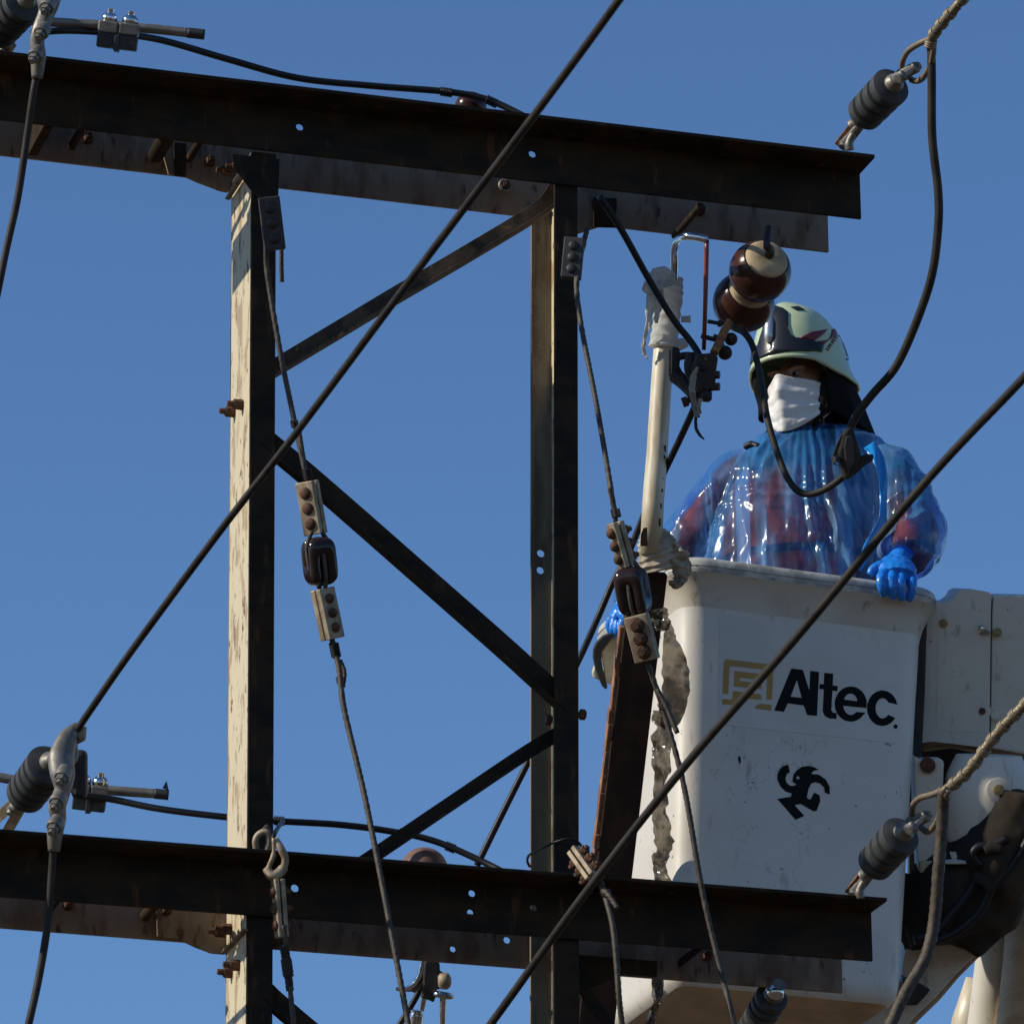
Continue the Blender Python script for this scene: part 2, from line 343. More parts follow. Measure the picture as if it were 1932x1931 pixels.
# bolts standing out of the sunlit face of the left post (they point left, towards the sun)
def sidebolt(x, y, off):
    c = PS.at(x, y, off); a = -un; m = MB(); m.hexbolt(c+un*.008, a, .013, .016+.008); m.lathe(c+a*.016, c+a*.03, [(0, .008), (.014, .007)], 8)
    m.build('bolt', M['bolt'], frame, smooth=40)
for x, y, o_ in ((452, 763, -.07), (437, 777, -.15), (431, 322, -.13), (449, 316, -.07), (445, 1820, -.07), (434, 1834, -.14), (418, 1757, -.13), (430, 1752, -.08)):
    sidebolt(x, y, o_)
for x, y, o_ in ((1094, 1347, -.03), (1040, 1358, -.12)):
    c = PS.at(x, y, o_); m = MB(); m.hexbolt(c, un if x > 1060 else -un, .013, .014); m.build('bolt', M['bolt'], frame, smooth=40)
# loop of wire round the right post, just above the lower arm
m = MB(); cw = PS.at(1046, 1612, -.09); P = []
for i in range(25):
    a = 2*math.pi*i/24; P.append(cw + un*math.cos(a)*.055 - nn*math.sin(a)*.125 + Z*(.004*math.sin(3*a)))
m.tube(P, .0032, 6, cap=False); tag(m.build('tie_wire', M['cable_dk'], smooth=180), 'thin black tie wire looped round the right hand steel post above the lower crossarm', 'wire')
# seam on the rear beam, eye nut
m = MB(); c = PS.at(953, 350, -.19); P = [c + (un*math.cos(a)*.014 + Z*math.sin(a)*.014) for a in [2*math.pi*i/16 for i in range(17)]]
m.tube(P, .004, 8, cap=False); m.build('eye_nut', M['galv'], frame, smooth=180)

# ================================================================== CABLES
def cable(name, pts, r, mt, label, cat='cable', n=8, sides=10, group=None, **k):
    "pts: (x, y, depth in metres)"
    m = MB(); P = spl([U(*q) for q in pts], n); m.tube(P, r, sides, **k)
    return tag(m.build(name, M[mt], smooth=180), label, cat, group)
def dense(pts, step=.008):
    P = spl([U(*q) for q in pts], 12); out = [P[0]]
    for q in P[1:]:
        d = (q-out[-1]).length; k = max(1, int(d/step)); a = out[-1].copy()
        for i in range(1, k+1): out.append(a.lerp(q, i/k))
    return out
def strandrope(name, pts, r, mt, label, cat='guy wire', group=None, lobes=4, pitch=.05):
    m = MB(); m.tube(dense(pts, .006), r*1.04, 18, lobes=lobes, depth=.24, pitch=pitch)
    return tag(m.build(name, M[mt], smooth=180), label, cat, group)
# the two long wires passing in front of everything
cable('overhead_cable', [(1330, -230, 9.9), (1168, 0, 10.2), (1010, 215, 10.5), (780, 520, 10.9), (560, 815, 11.35), (420, 995, 11.5), (250, 1225, 11.75), (170, 1340, 11.86), (146, 1376, 11.9)], .0082, 'cable',
      'long dark cable running down from the top edge across both posts to the left clamp', sides=12)
cable('overhead_cable', [(2120, 505, 10.4), (1932, 712, 10.6), (1750, 905, 10.8), (1500, 1205, 11.0), (1300, 1435, 11.2), (1100, 1690, 11.4), (925, 1932, 11.6), (760, 2150, 11.8)], .0092, 'cable',
      'long dark cable crossing diagonally in front of the white bucket', sides=12)
# vertical leads at the left
cable('drop_cable', [(70, 140, 12.36), (64, 168, 12.34), (52, 250, 12.34), (34, 370, 12.32), (12, 470, 12.29), (-20, 620, 12.24), (-70, 800, 12.24)], .0088, 'cable', 'dark lead hanging from the upper left strain clamp to the left edge')
cable('drop_cable', [(102, 1575, 11.83), (98, 1640, 11.83), (90, 1740, 11.81), (74, 1840, 11.78), (52, 1940, 11.73), (20, 2080, 11.73)], .0088, 'cable', 'dark lead hanging from the lower left strain clamp to the bottom edge')
# black jumpers behind the arms
cable('jumper_cable', [(60, 62, 12.45), (125, 58, 12.5), (200, 62, 12.6), (300, 75, 12.75), (430, 112, 12.9), (560, 147, 13.0), (700, 162, 13.05), (850, 174, 13.08), (925, 190, 13.08), (1000, 225, 13.05)], .0085, 'cable_dk',
      'black insulated jumper sagging above the upper crossarm')
cable('jumper_cable', [(150, 1500, 12.45), (210, 1507, 12.5), (300, 1525, 12.7), (420, 1540, 12.9), (520, 1548, 13.0), (640, 1555, 13.05), (740, 1568, 13.08), (820, 1586, 13.08), (905, 1622, 13.05), (960, 1650, 13.0)], .0085, 'cable_dk',
      'black insulated jumper running behind the left post above the lower crossarm')
# leads around the switch
cable('jumper_cable', [(1130, 370, 12.95), (1172, 433, 12.97), (1225, 528, 13.0), (1270, 602, 13.0), (1300, 640, 13.0), (1318, 668, 12.98), (1328, 700, 12.95)], .0085, 'cable_dk',
      'black lead dropping from the upper crossarm to the switch clamp')
cable('jumper_cable', [(1322, 740, 13.0), (1305, 780, 13.03), (1282, 830, 13.1), (1258, 880, 13.15), (1222, 955, 13.2), (1185, 1045, 13.22), (1158, 1095, 13.22), (1128, 1165, 13.2), (1098, 1232, 13.15), (1050, 1330, 13.1), (1000, 1430, 13.1), (950, 1530, 13.08), (900, 1632, 13.05)], .0085, 'cable_dk',
      'black lead from the switch clamp passing behind the cream pipe and right post')
# large jumper loop in front of the worker
cable('jumper_cable', [(1757, 92, 12.77), (1758, 150, 12.77), (1759, 260, 12.77), (1770, 360, 12.77), (1770, 430, 12.77), (1758, 520, 12.79), (1728, 610, 12.82), (1690, 692, 12.87), (1645, 745, 12.92), (1612, 790, 12.94), (1600, 830, 12.95), (1598, 870, 12.96)], .0105, 'cable',
      'thick dark jumper hanging from the upper right dead end to the chest connector', sides=14)
cable('jumper_cable', [(1604, 885, 12.54), (1580, 908, 12.54), (1545, 928, 12.56), (1512, 930, 12.58), (1488, 905, 12.6), (1468, 858, 12.64), (1448, 790, 12.7), (1438, 730, 12.8), (1428, 680, 12.9), (1418, 648, 12.98), (1404, 628, 13.04), (1385, 618, 13.08)], .0082, 'cable',
      'dark jumper loop from the chest connector up to the brown insulator', sides=12)
# guys
strandrope('guy_wire', [(502, 462, 12.42), (505, 520, 12.42), (528, 660, 12.38), (552, 778, 12.34), (574, 880, 12.3), (580, 905, 12.3)], .0058, 'strand', 'left guy wire between the upper arm clamp and the cream three bolt clamp')
strandrope('guy_wire', [(623, 1192, 12.25), (631, 1225, 12.25), (640, 1262, 12.23), (650, 1340, 12.18), (690, 1510, 12.07), (735, 1740, 11.92), (772, 1940, 11.80), (800, 2100, 11.7)], .0062, 'strand', 'left guy wire running down from the brown strain insulator to the bottom edge')
strandrope('guy_wire', [(1108, 432, 12.85), (1100, 465, 12.75), (1088, 530, 12.64), (1096, 610, 12.58), (1125, 760, 12.45), (1150, 905, 12.32), (1162, 985, 12.25)], .0058, 'strand', 'right guy wire descending from the upper arm clamp beside the right post')
strandrope('guy_wire', [(1222, 1250, 12.2), (1250, 1335, 12.2), (1290, 1480, 12.15), (1325, 1680, 12.1), (1360, 1830, 12.05), (1388, 1940, 12.0), (1420, 2080, 12)], .0060, 'strand', 'right guy wire running down across the white bucket to the bottom edge')
strandrope('guy_wire', [(535, 1745, 11.95), (541, 1790, 11.95), (546, 1850, 11.95), (554, 1932, 11.92), (562, 2050, 11.9)], .0055, 'strand', 'guy wire below the rusty hook clamp on the lower arm')
strandrope('guy_wire', [(1132, 1660, 12.11), (1142, 1690, 12.06), (1156, 1745, 12.01), (1163, 1810, 11.98), (1168, 1880, 11.96), (1175, 1945, 11.96), (1185, 2050, 11.96)], .0062, 'strand', 'guy wire below the slanting three bolt clamp at the right post')
def collar(p, r, ln, a, n=4, mt='cable_dk', wr=.0016):
    "serving wire wrapped round a rope"
    pts = []
    t = a.normalized(); b = t.orthogonal().normalized(); c = t.cross(b)
    for i in range(n*12+1):
        q = 2*math.pi*i/12; pts.append(p + t*(ln*(i/(n*12)-.5)) + (b*math.cos(q)+c*math.sin(q))*r)
    m = MB(); m.tube(pts, wr, 6); return m
def servings(lst):
    for x, y, d, x2, y2, r, ln, lab in lst:
        a = U(x2, y2, d)-U(x, y, d); m = collar(U(x, y, d), r, ln, a, max(3, int(ln/.0034)))
        tag(m.build('serving_wire', M['cable_dk'], smooth=180), lab, 'wire')
servings([(556, 800, 12.32, 562, 830, .0085, .018, 'dark serving wire binding the left guy above the cream clamp'),
          (580, 893, 12.3, 584, 913, .0105, .022, 'dark serving wire just above the cream three bolt clamp'),
          (632, 1226, 12.25, 638, 1256, .011, .034, 'dark serving wire just below the left strain insulator'),
          (643, 1283, 12.24, 646, 1300, .010, .016, 'short serving wire lower on the left guy'),
          (1162, 968, 12.25, 1166, 985, .0105, .02, 'dark serving wire above the right strain insulator'),
          (1252, 1330, 12.2, 1258, 1345, .0125, .014, 'dark ring tying the tail to the right guy'),
          (1128, 1655, 12.08, 1134, 1668, .0125, .014, 'pale ring binding the guy under the slanting clamp'),
          (1143, 1684, 12.06, 1148, 1694, .0120, .012, 'second ring binding the tail under the slanting clamp')])
strandrope('rope_tail', [(1240, 1300, 12.19), (1256, 1330, 12.18), (1278, 1382, 12.16)], .0055, 'strand', 'cut rope tail ending in front of the dark plastic film', 'rope tail')
strandrope('rope_tail', [(1140, 1680, 12.06), (1150, 1690, 12.04), (1165, 1712, 12.02)], .0055, 'strand', 'short cut rope tail under the slanting clamp', 'rope tail')
strandrope('rope_tail', [(531, 470, 12.46), (531, 500, 12.46), (532, 532, 12.46)], .0048, 'strand', 'short rope end hanging below the dark clamp on the left post', 'rope tail')
strandrope('rope_tail', [(1150, 920, 12.24), (1156, 945, 12.24), (1163, 975, 12.24)], .0052, 'strand', 'rope end standing up beside the right guy above its clamp', 'rope tail')
strandrope('rope_tail', [(563, 805, 12.32), (570, 850, 12.31), (578, 898, 12.3)], .0052, 'strand', 'second strand folded back along the left guy above the cream clamp', 'rope tail')
strandrope('rope_tail', [(642, 1245, 12.26), (650, 1268, 12.25), (647, 1296, 12.24)], .0045, 'strand', 'second strand folded back below the left strain insulator', 'rope tail')
cable('guy_sleeve', [(536, 1782, 11.95), (540, 1810, 11.95), (544, 1840, 11.95), (547, 1868, 11.95)], [.0105]*8+[.0125]*9+[.009]*8, 'cable', 'lumpy dark sleeve wrapped round the guy below the rusty hook clamp', 'sleeve', lobes=3, depth=.08, pitch=.03)
# dead-end grips (helical wires) at the right
def grip_set(top, yoke, loopa, loopb, lab, r=.0105):
    m = MB(); P = dense(top, .003); m.tube(P, r, 28, lobes=4, depth=.30, pitch=.042)
    # serving bands: short thicker zones with close windings
    L = len(P); root = thing('dead_end_grip', lab, 'cable grip', P[-1])
    m.build('grip_rod', M['grip'], root, smooth=180)
    for i in range(6, L-6, 12):
        a = P[min(i+3, L-1)]-P[i]; q = collar(P[i]+a*1.2, r*1.16, .017, a, 3, 'grip', .0034); q.build('winding', M['grip'], root, smooth=180)
    for l in (loopa, loopb):
        q = MB(); q.tube(dense(l, .003), .0066, 20, lobes=3, depth=.32, pitch=.028); q.build('loop', M['grip'], root, smooth=180)
    return root
grip_set([(1870, -75, 12.5), (1815, 0, 12.55), (1785, 35, 12.6), (1760, 68, 12.68), (1755, 90, 12.7)], None,
         [(1765, 70, 12.7), (1735, 82, 12.77), (1712, 98, 12.84), (1702, 120, 12.9), (1704, 135, 12.92)],
         [(1762, 80, 12.7), (1760, 105, 12.74), (1752, 130, 12.8), (1738, 150, 12.87), (1722, 152, 12.92), (1712, 140, 12.92)], 'upper right preformed dead end grip of twisted wires against the sky')
grip_set([(2060, 1200, 11.8), (1932, 1330, 11.9), (1880, 1385, 11.96), (1830, 1450, 12.02), (1795, 1482, 12.08), (1770, 1500, 12.1)], None,
         [(1785, 1488, 12.04), (1758, 1498, 12.1), (1735, 1505, 12.16), (1722, 1520, 12.22), (1722, 1540, 12.26)],
         [(1790, 1490, 12.04), (1778, 1515, 12.08), (1770, 1545, 12.16), (1752, 1568, 12.21), (1738, 1560, 12.26)], 'lower right preformed dead end grip of twisted pale wires against the white bucket')
strandrope('stranded_cable', [(1780, 1490, 12.06), (1778, 1550, 12.08), (1770, 1650, 12.08), (1762, 1740, 12.08), (1745, 1808, 12.06), (1710, 1868, 12.03), (1680, 1932, 12.0), (1640, 2010, 11.98)], .0125, 'strand',
           'thick stranded conductor hanging in front of the black boom cover', 'cable', lobes=6, pitch=.10)
# tubular stubs at the left with parallel groove clamps
cable('conductor_stub', [(-60, 25, 12.55), (0, 33, 12.55), (100, 42, 12.55), (200, 48, 12.55), (300, 56, 12.55), (355, 62, 12.55)], .0115, 'galv', 'grey conductor stub end above the upper crossarm', 'conductor', sides=14)
cable('heat_shrink_cap', [(354, 62, 12.55), (386, 65.5, 12.55)], .0125, 'black', 'black cap on the end of the upper conductor stub', 'cap', sides=14)
cable('conductor_stub', [(-60, 1452, 12.55), (0, 1466, 12.55), (100, 1482, 12.55), (200, 1490, 12.55), (300, 1497, 12.55)], .0115, 'galv', 'grey conductor stub end above the lower crossarm', 'conductor', sides=14, lobes=6, depth=.08, pitch=.2)
cable('heat_shrink_cap', [(292, 1496.5, 12.55), (318, 1499, 12.55)], .0125, 'black', 'torn black tape on the end of the lower conductor stub', 'cap', sides=14)
m = MB(); m.prism([U(306, 1486, 12.545), U(311, 1478, 12.545), U(314, 1472, 12.545), U(316, 1480, 12.545), U(318, 1490, 12.545)], FWD*.003)
tag(m.build('tape_flap', M['black']), 'tiny torn black tape flap standing up on the lower conductor stub', 'tape')

# ================================================================== CLAMPS
def bolt3(name, p0, p1, hint, wid, thk, label, mt='clampm', bolts=3, heads=.013, hh=.012, back=True, group='three bolt guy clamps', hmt='bolt', nuts=False):
    p0, p1 = Vector(p0), Vector(p1); a, b, c = fr(p1-p0, hint); L = (p1-p0).length; ce = (p0+p1)/2
    t = thing(name, label, 'clamp', ce, group)
    for s_ in (1, -1):
        m = MB(); m.box(ce + c*s_*(thk*.25+.0012), a*L/2, b*wid/2, c*(thk*.25-.0008)); m.build('clamp_plate', M[mt], t, bevel=.0025)
    for i in range(bolts):
        q = p0.lerp(p1, (i+.5)/bolts*.86+.07); h = MB()
        if nuts:
            h.lathe(q+c*thk*.5, q+c*(thk*.5+.003), [(0, heads*1.12), (.003, heads*1.1)], 18); h.hexbolt(q+c*(thk*.5+.0031), c, heads, hh*.62); h.lathe(q+c*(thk*.5+hh*.66), q+c*(thk*.5+hh*1.2), [(0, heads*.55), (hh*.5, heads*.5)], 10)
        else: h.lathe(q+c*thk*.5, q+c*(thk*.5+hh), [(0, heads), (hh*.35, heads), (hh*.8, heads*.7), (hh, heads*.35)], 16)
        h.build('bolt_head', M[hmt], t, smooth=35 if nuts else 60)
        if back:
            h = MB(); h.hexbolt(q-c*thk*.5, -c, heads*.9, hh); h.lathe(q-c*(thk*.5+hh), q-c*(thk*.5+hh+.008), [(0, heads*.5), (.008, heads*.5)], 8)
            h.build('nut', M[hmt], t, smooth=40)
    return t
TC = -FWD   # towards the viewer
bolt3('guy_clamp', U(579, 908, 12.28), U(596, 1008, 12.28), (TC*.85-RGT*.5+UPV*.1).normalized(), .047, .032, 'cream three bolt guy clamp with round rusty heads above the left strain insulator', 'clampm', heads=.0145, hh=.008)
bolt3('guy_clamp', U(608, 1110, 12.25), U(628, 1205, 12.25), (TC*.70+RGT*.62).normalized(), .046, .036, 'brown three bolt guy clamp just below the left strain insulator', 'clampm', heads=.0115, hh=.011)
bolt3('guy_clamp', U(507, 372, 12.40), U(519, 472, 12.40), (TC+RGT*.1-UPV*.1).normalized(), .05, .03, 'dark three bolt guy clamp against the left post under the upper arm', 'poly', heads=.013, hh=.006, hmt='black')  # shade under the arm put into the colour by dark materials
bolt3('guy_clamp', U(1084, 450, 12.68), U(1077, 526, 12.66), (TC-RGT*.1).normalized(), .048, .03, 'dark three bolt guy clamp against the right post under the upper arm', 'poly', heads=.012, hh=.006, hmt='black')  # also coloured dark because it hangs in shade
bolt3('guy_clamp', U(1160, 985, 12.22), U(1184, 1070, 12.22), (-RGT*.85+TC*.5).normalized(), .034, .030, 'brown three bolt guy clamp seen edge on above the right strain insulator', 'clampm', heads=.013, hh=.014)
bolt3('guy_clamp', U(1200, 1160, 12.2), U(1222, 1246, 12.2), (TC*.95-RGT*.25).normalized(), .056, .03, 'tan three bolt guy clamp with big nuts below the right strain insulator', 'clampm', heads=.0160, hh=.020, nuts=True)
bolt3('guy_clamp', U(1086, 1604, 12.14), U(1122, 1655, 12.08), (UPV*.72+RGT*.62+TC*.35).normalized(), .042, .026, 'tan three bolt guy clamp lying aslant on the lower arm beside the right post', 'clampm', heads=.0125, hh=.016, nuts=True)
hk = bolt3('guy_clamp', U(524, 1658, 11.98), U(532, 1768, 11.96), (-RGT*.92+TC*.4).normalized(), .030, .024, 'tan three bolt guy clamp seen edge on at the rusty hook by the left post', 'clampm', heads=.0135, hh=.009)
# hook and thimble above the last clamp
m = MB(); m.tube(spl([U(516, 1580, 11.990), U(516, 1612, 11.990), (U(506, 1640, 11.990)), U(516, 1652, 11.980), U(532, 1640, 11.990), U(538, 1620, 11.990), U(530, 1600, 11.990), U(519, 1583, 12.000)], 5),
                 [.004]*5+[.006]*5+[.012]*12+[.009]*14, 12)
tag(m.build('hook', M['clampm'], smooth=180), 'rusty tan hook thimble on the lower arm by the left post', 'hook')
m = MB(); m.tube(spl([U(484, 1606, 12.050), U(482, 1585, 12.050), U(490, 1572, 12.050), U(504, 1570, 12.050), U(508, 1588, 12.050), U(502, 1608, 12.050)], 5), .0075, 12)
tag(m.build('shackle', M['clampm'], smooth=180), 'rusty shackle beside the hook at the foot of the left post', 'shackle')
m = MB()
for i in range(4):
    m.tube(spl([U(484+i*3, 1585-i*3, 12.060+i*.006), U(494+i*3, 1566-i*3, 12.060+i*.006), U(506+i*2, 1572, 12.060+i*.006), U(510, 1590, 12.060+i*.006)], 4), .0035, 8)
tag(m.build('wire_coil', M['strand'], smooth=180), 'dark wire turns wound round the left post above the shackle', 'wire')
m = MB(); m.tube(spl([U(512, 1590, 12.010), U(519, 1570, 12.050), U(528, 1556, 12.500), U(534, 1548, 12.700)], 6), .005, 10, lobes=4, depth=.2, pitch=.02)
tag(m.build('tie_wire', M['cable_dk'], smooth=180), 'dark tie wire joining the hook to the black jumper behind the left post', 'wire')

# strain (johnny ball) insulators in the guys
def ball(p0, p1, r, rot, label):
    p0, p1 = Vector(p0), Vector(p1); t = (p1-p0).normalized(); L = (p1-p0).length
    a = (TC - t*TC.dot(t)).normalized(); a = Matrix.Rotation(rot, 3, t) @ a; b = t.cross(a)
    root = thing('strain_insulator', label, 'insulator', (p0+p1)/2, 'brown guy strain insulators'); rings = []; N = 48; K = 30
    for i in range(K+1):
        s = i/K; z = -1+2*s; pr = (1-abs(z)**5)**.45 if abs(z) < 1 else 0
        ring = []
        for j in range(N):
            q = 2*math.pi*j/N
            sq = (abs(math.cos(q))**5+abs(math.sin(q))**5)**(-1/5)
            rr = r*pr*(.88*sq*.92)
            def g(x, c, w_): 
                dd = (x-c+math.pi) % (2*math.pi)-math.pi; return math.exp(-(dd/w_)**4)
            w1 = 1/(1+math.exp(-(z+.25)*14)); w2 = 1/(1+math.exp((z-.25)*14))
            rr *= 1-.40*w1*(g(q, 0, .36)+g(q, math.pi, .36))-.40*w2*(g(q, math.pi/2, .36)+g(q, -math.pi/2, .36))
            ring.append(p0.lerp(p1, s)+(a*math.cos(q)+b*math.sin(q))*max(rr, .0005))
        rings.append(ring)
    m = MB(); m.loft(rings); m.build('porcelain_body', M['porc_dk'], root, smooth=180)
    for k, (ax, s0, s1) in enumerate(((a, 1.12, .18), (b, -.12, .82))):
        pts = []
        e0 = p0.lerp(p1, s0); e1 = p0.lerp(p1, s1)
        pts = [e0+ax*r*.25, e0.lerp(e1, .3)+ax*r*.62, e0.lerp(e1, .75)+ax*r*.62, e1+ax*r*.38, e1, e1-ax*r*.38, e0.lerp(e1, .75)-ax*r*.62, e0.lerp(e1, .3)-ax*r*.62, e0-ax*r*.25]
        q = MB(); q.tube(spl(pts, 6), .0052, 14, lobes=5, depth=.16, pitch=.04); q.build('rope_loop', M['strand'], root, smooth=180)
    return root
ball(U(598, 1012, 12.26), U(608, 1106, 12.26), .043, R(-25), 'dark brown porcelain strain insulator in the left guy wire')
ball(U(1186, 1068, 12.22), U(1202, 1162, 12.22), .044, R(20), 'dark brown porcelain strain insulator in the right guy wire beside the pole')

# polymer suspension insulators
def polymer(c0, c1, r, nshed, label, ends=True, taper=.94, spacing=None):
    c0, c1 = Vector(c0), Vector(c1); t = (c1-c0).normalized(); L = (c1-c0).length
    root = thing('polymer_insulator', label, 'insulator', (c0+c1)/2, 'grey polymer strain insulators')
    prof = [(0, .018)]
    for i in range(nshed):
        z0 = L*(i+.12)/nshed; rr = r*(taper+(1-taper)*i/(nshed-1)); st = L/nshed
        prof += [(z0, rr*.86), (z0+st*.10, rr*.99), (z0+st*.16, rr), (z0+st*.62, rr), (z0+st*.68, rr*.99), (z0+st*.74, rr*.88), (z0+st*.80, rr*.80)]
    prof += [(L*.995, r*.6), (L*1.03, .02)]
    m = MB(); m.lathe(c0, c1, prof, 40); m.build('shed_body', M['poly'], root, smooth=40)
    if ends:
        for p, d in ((c1+t*L*.02, t), (c0, -t)):
            q = MB(); q.lathe(p-d*.004, p+d*.05, [(0, .024), (.014, .024), (.022, .015), (.04, .013), (.05, .017)], 18); q.build('end_fitting', M['galv'], root, smooth=50)
    return root
def clevis(p, d, label, s=1.0, side=None):
    "a forked casting with a pin, opening along d"
    d = d.normalized(); a, b, c = fr(d, side or TC); root = thing('clevis', label, 'clevis', p)
    for k in (-1, 1):
        m = MB(); m.tube(spl([p-d*.01*s, p+b*k*.014*s+d*.012*s, p+b*k*.020*s+d*.035*s, p+b*k*.019*s+d*.058*s], 5), [.009*s]*8+[.010*s]*8, 12, flat=(1.25, .7), ref=c); m.build('fork_arm', M['galv'], root, smooth=180)
    q = p+d*.05*s; m = MB(); m.lathe(q-b*.032*s, q+b*.032*s, [(0, .010*s), (.008*s, .010*s), (.0081*s, .0062*s), (.056*s, .0062*s), (.0561*s, .010*s), (.064*s, .010*s)], 12); m.build('pin', M['galv'], root, smooth=40)
    return root
polymer(U(1628, 218, 13.06), U(1684, 160, 12.94), .049, 4, 'grey polymer insulator at the upper right, against the sky')
polymer(U(1648, 1632, 12.38), U(1702, 1572, 12.27), .047, 4, 'grey polymer insulator at the lower right, in front of the white bucket')
for x, y, lab, dz in ((1690, 148, 'galvanised clevis on the upper right insulator, holding the wire loop', .43), (1710, 1562, 'galvanised clevis on the lower right insulator, holding the pale wire loop', -.23)):
    clevis(U(x, y, 12.48+dz), U(x+28, y-14, 12.42+dz)-U(x, y, 12.48+dz), lab, 1.15, side=(TC+UPV).normalized())
for x, y, lab, dz in ((1604, 258, 'galvanised clevis tying the upper right insulator to the arm end', .43), (1624, 1668, 'galvanised clevis tying the lower right insulator to the arm end', -.25)):
    clevis(U(x+14, y-16, 12.66+dz), U(x-6, y+6, 12.72+dz)-U(x+14, y-16, 12.66+dz), lab, 1.1, side=(RGT+TC).normalized())
    m = MB(); A = U(x-22, y+16, 12.78+dz); B = U(x+4, y-18, 12.70+dz); a, b, c = fr(B-A, TC)
    m.box((A+B)/2, a*(B-A).length/2, b*.011, c*.004); tag(m.build('link_strap', M['rust'], bevel=.001), 'flat rusty strap behind the clevis at the %s arm end' % ('upper' if y < 900 else 'lower'), 'strap')
    m = MB(); m.tube(spl([U(x+6, y-6, 12.66+dz), U(x-2, y+10, 12.66+dz), U(x-1, y+26, 12.66+dz)], 5), [.009]*6+[.011]*5, 12); tag(m.build('eye_bolt', M['galv'], smooth=180), 'eye bolt end poking over the %s arm edge under the insulator' % ('upper' if y < 900 else 'lower'), 'bolt')
polymer(U(-6, 62, 12.62), U(48, 2, 12.50), .050, 5, 'black polymer insulator cut by the upper left corner of the picture')
polymer(U(46, 1502, 12.07), U(92, 1440, 11.96), .050, 5, 'black polymer insulator behind the lower left strain clamp')
polymer(U(1408, 1960, 12.75), U(1458, 1878, 12.62), .040, 7, 'ribbed grey insulator at the bottom edge under the lower crossarm')
m = MB(); m.lathe(U(1462, 1872, 12.60), U(1466, 1864, 12.55), [(0, .018), (.008, .022), (.02, .020), (.028, .008)], 16); tag(m.build('end_cap', M['chrome'], smooth=50), 'shiny metal cap on the ribbed insulator at the bottom edge', 'cap')
for x0, y0, lab, dz in ((22, 60, 'upper', 0), (40, 1500, 'lower', -.54)):
    clevis(U(x0, y0, 12.66+dz), U(x0-10, y0+14, 12.72+dz)-U(x0, y0, 12.66+dz), 'galvanised clevis behind the %s left polymer insulator' % lab, 1.1, side=(RGT+TC).normalized())
    for k, (dx, dy) in enumerate(((-30, 8), (2, 30))):
        m = MB(); A = U(x0-30+dx, y0+50+dy*.7, 12.8+dz); B = U(x0+dx*.3, y0+6+dy*.5, 12.68+dz); a, b, c = fr(B-A, TC); m.box((A+B)/2, a*(B-A).length/2, b*.012, c*.005)
        tag(m.build('link_strap', M['clampm'], bevel=.001), '%s flat link strap behind the %s left insulator' % (('outer', 'inner')[k], lab), 'strap')

# bolted strain clamps (galvanised castings) at the left
def strain_clamp(pts, lugs, label, head=None):
    root = thing('strain_clamp', label, 'clamp', U(*pts[-1][:2], pts[-1][2]), 'bolted strain clamps at the left')
    P = spl([U(x, y, d) for x, y, d, r in pts], 6); rr = []
    for i in range(len(pts)-1):
        for k in range(6): rr.append(pts[i][3]*(1-k/6)+pts[i+1][3]*k/6)
    rr.append(pts[-1][3])
    m = MB(); m.tube(P, rr, 20, flat=(1.0, .8)); m.build('clamp_body', M['galv'], root, smooth=180)
    for x, y, d in lugs:
        m = MB(); c = U(x, y, d); ax = (TC*.75-RGT*.25-UPV*.55).normalized(); m.lathe(c-ax*.02, c+ax*.010, [(0, .017), (.022, .019), (.03, .017)], 18); m.build('lug', M['galv'], root, smooth=50)
        m = MB(); m.hexbolt(c+ax*.009, ax, .0135, .012); m.lathe(c+ax*.02, c+ax*.031, [(0, .0075), (.011, .007)], 10); m.build('nut', M['galv'], root, smooth=40)
    return root
strain_clamp([(95, -40, 12.39, .03), (92, 0, 12.36, .028), (88, 25, 12.36, .020), (76, 55, 12.34, .019), (70, 78, 12.34, .017), (72, 110, 12.34, .019), (70, 148, 12.34, .013)],
             [(90, 12, 12.33), (79, 60, 12.31), (68, 104, 12.31)], 'galvanised bolted strain clamp at the top left corner')
ST2 = strain_clamp([(146, 1368, 11.91, .010), (128, 1392, 11.89, .022), (116, 1430, 11.86, .031), (118, 1462, 11.84, .029), (118, 1490, 11.83, .019), (108, 1520, 11.83, .021), (110, 1545, 11.83, .018), (104, 1570, 11.83, .019), (102, 1605, 11.83, .014)],
             [(119, 1462, 11.795), (109, 1510, 11.8), (104, 1556, 11.8)], 'galvanised bolted strain clamp at the lower left, gripping the long cable')
m = MB(); m.tube(spl([U(152, 1370, 11.91), U(150, 1392, 11.91), U(140, 1400, 11.91), U(142, 1425, 11.9), U(134, 1440, 11.89)], 5), [.014]*6+[.009]*6+[.008]*9, 12); m.build('keeper', M['galv'], ST2, smooth=180)
m = MB(); m.box(U(150, 1460, 11.96), RGT*.018, UPV*.055, FWD*.02); m.build('inner_cheek', M['black'], ST2, bevel=.012)
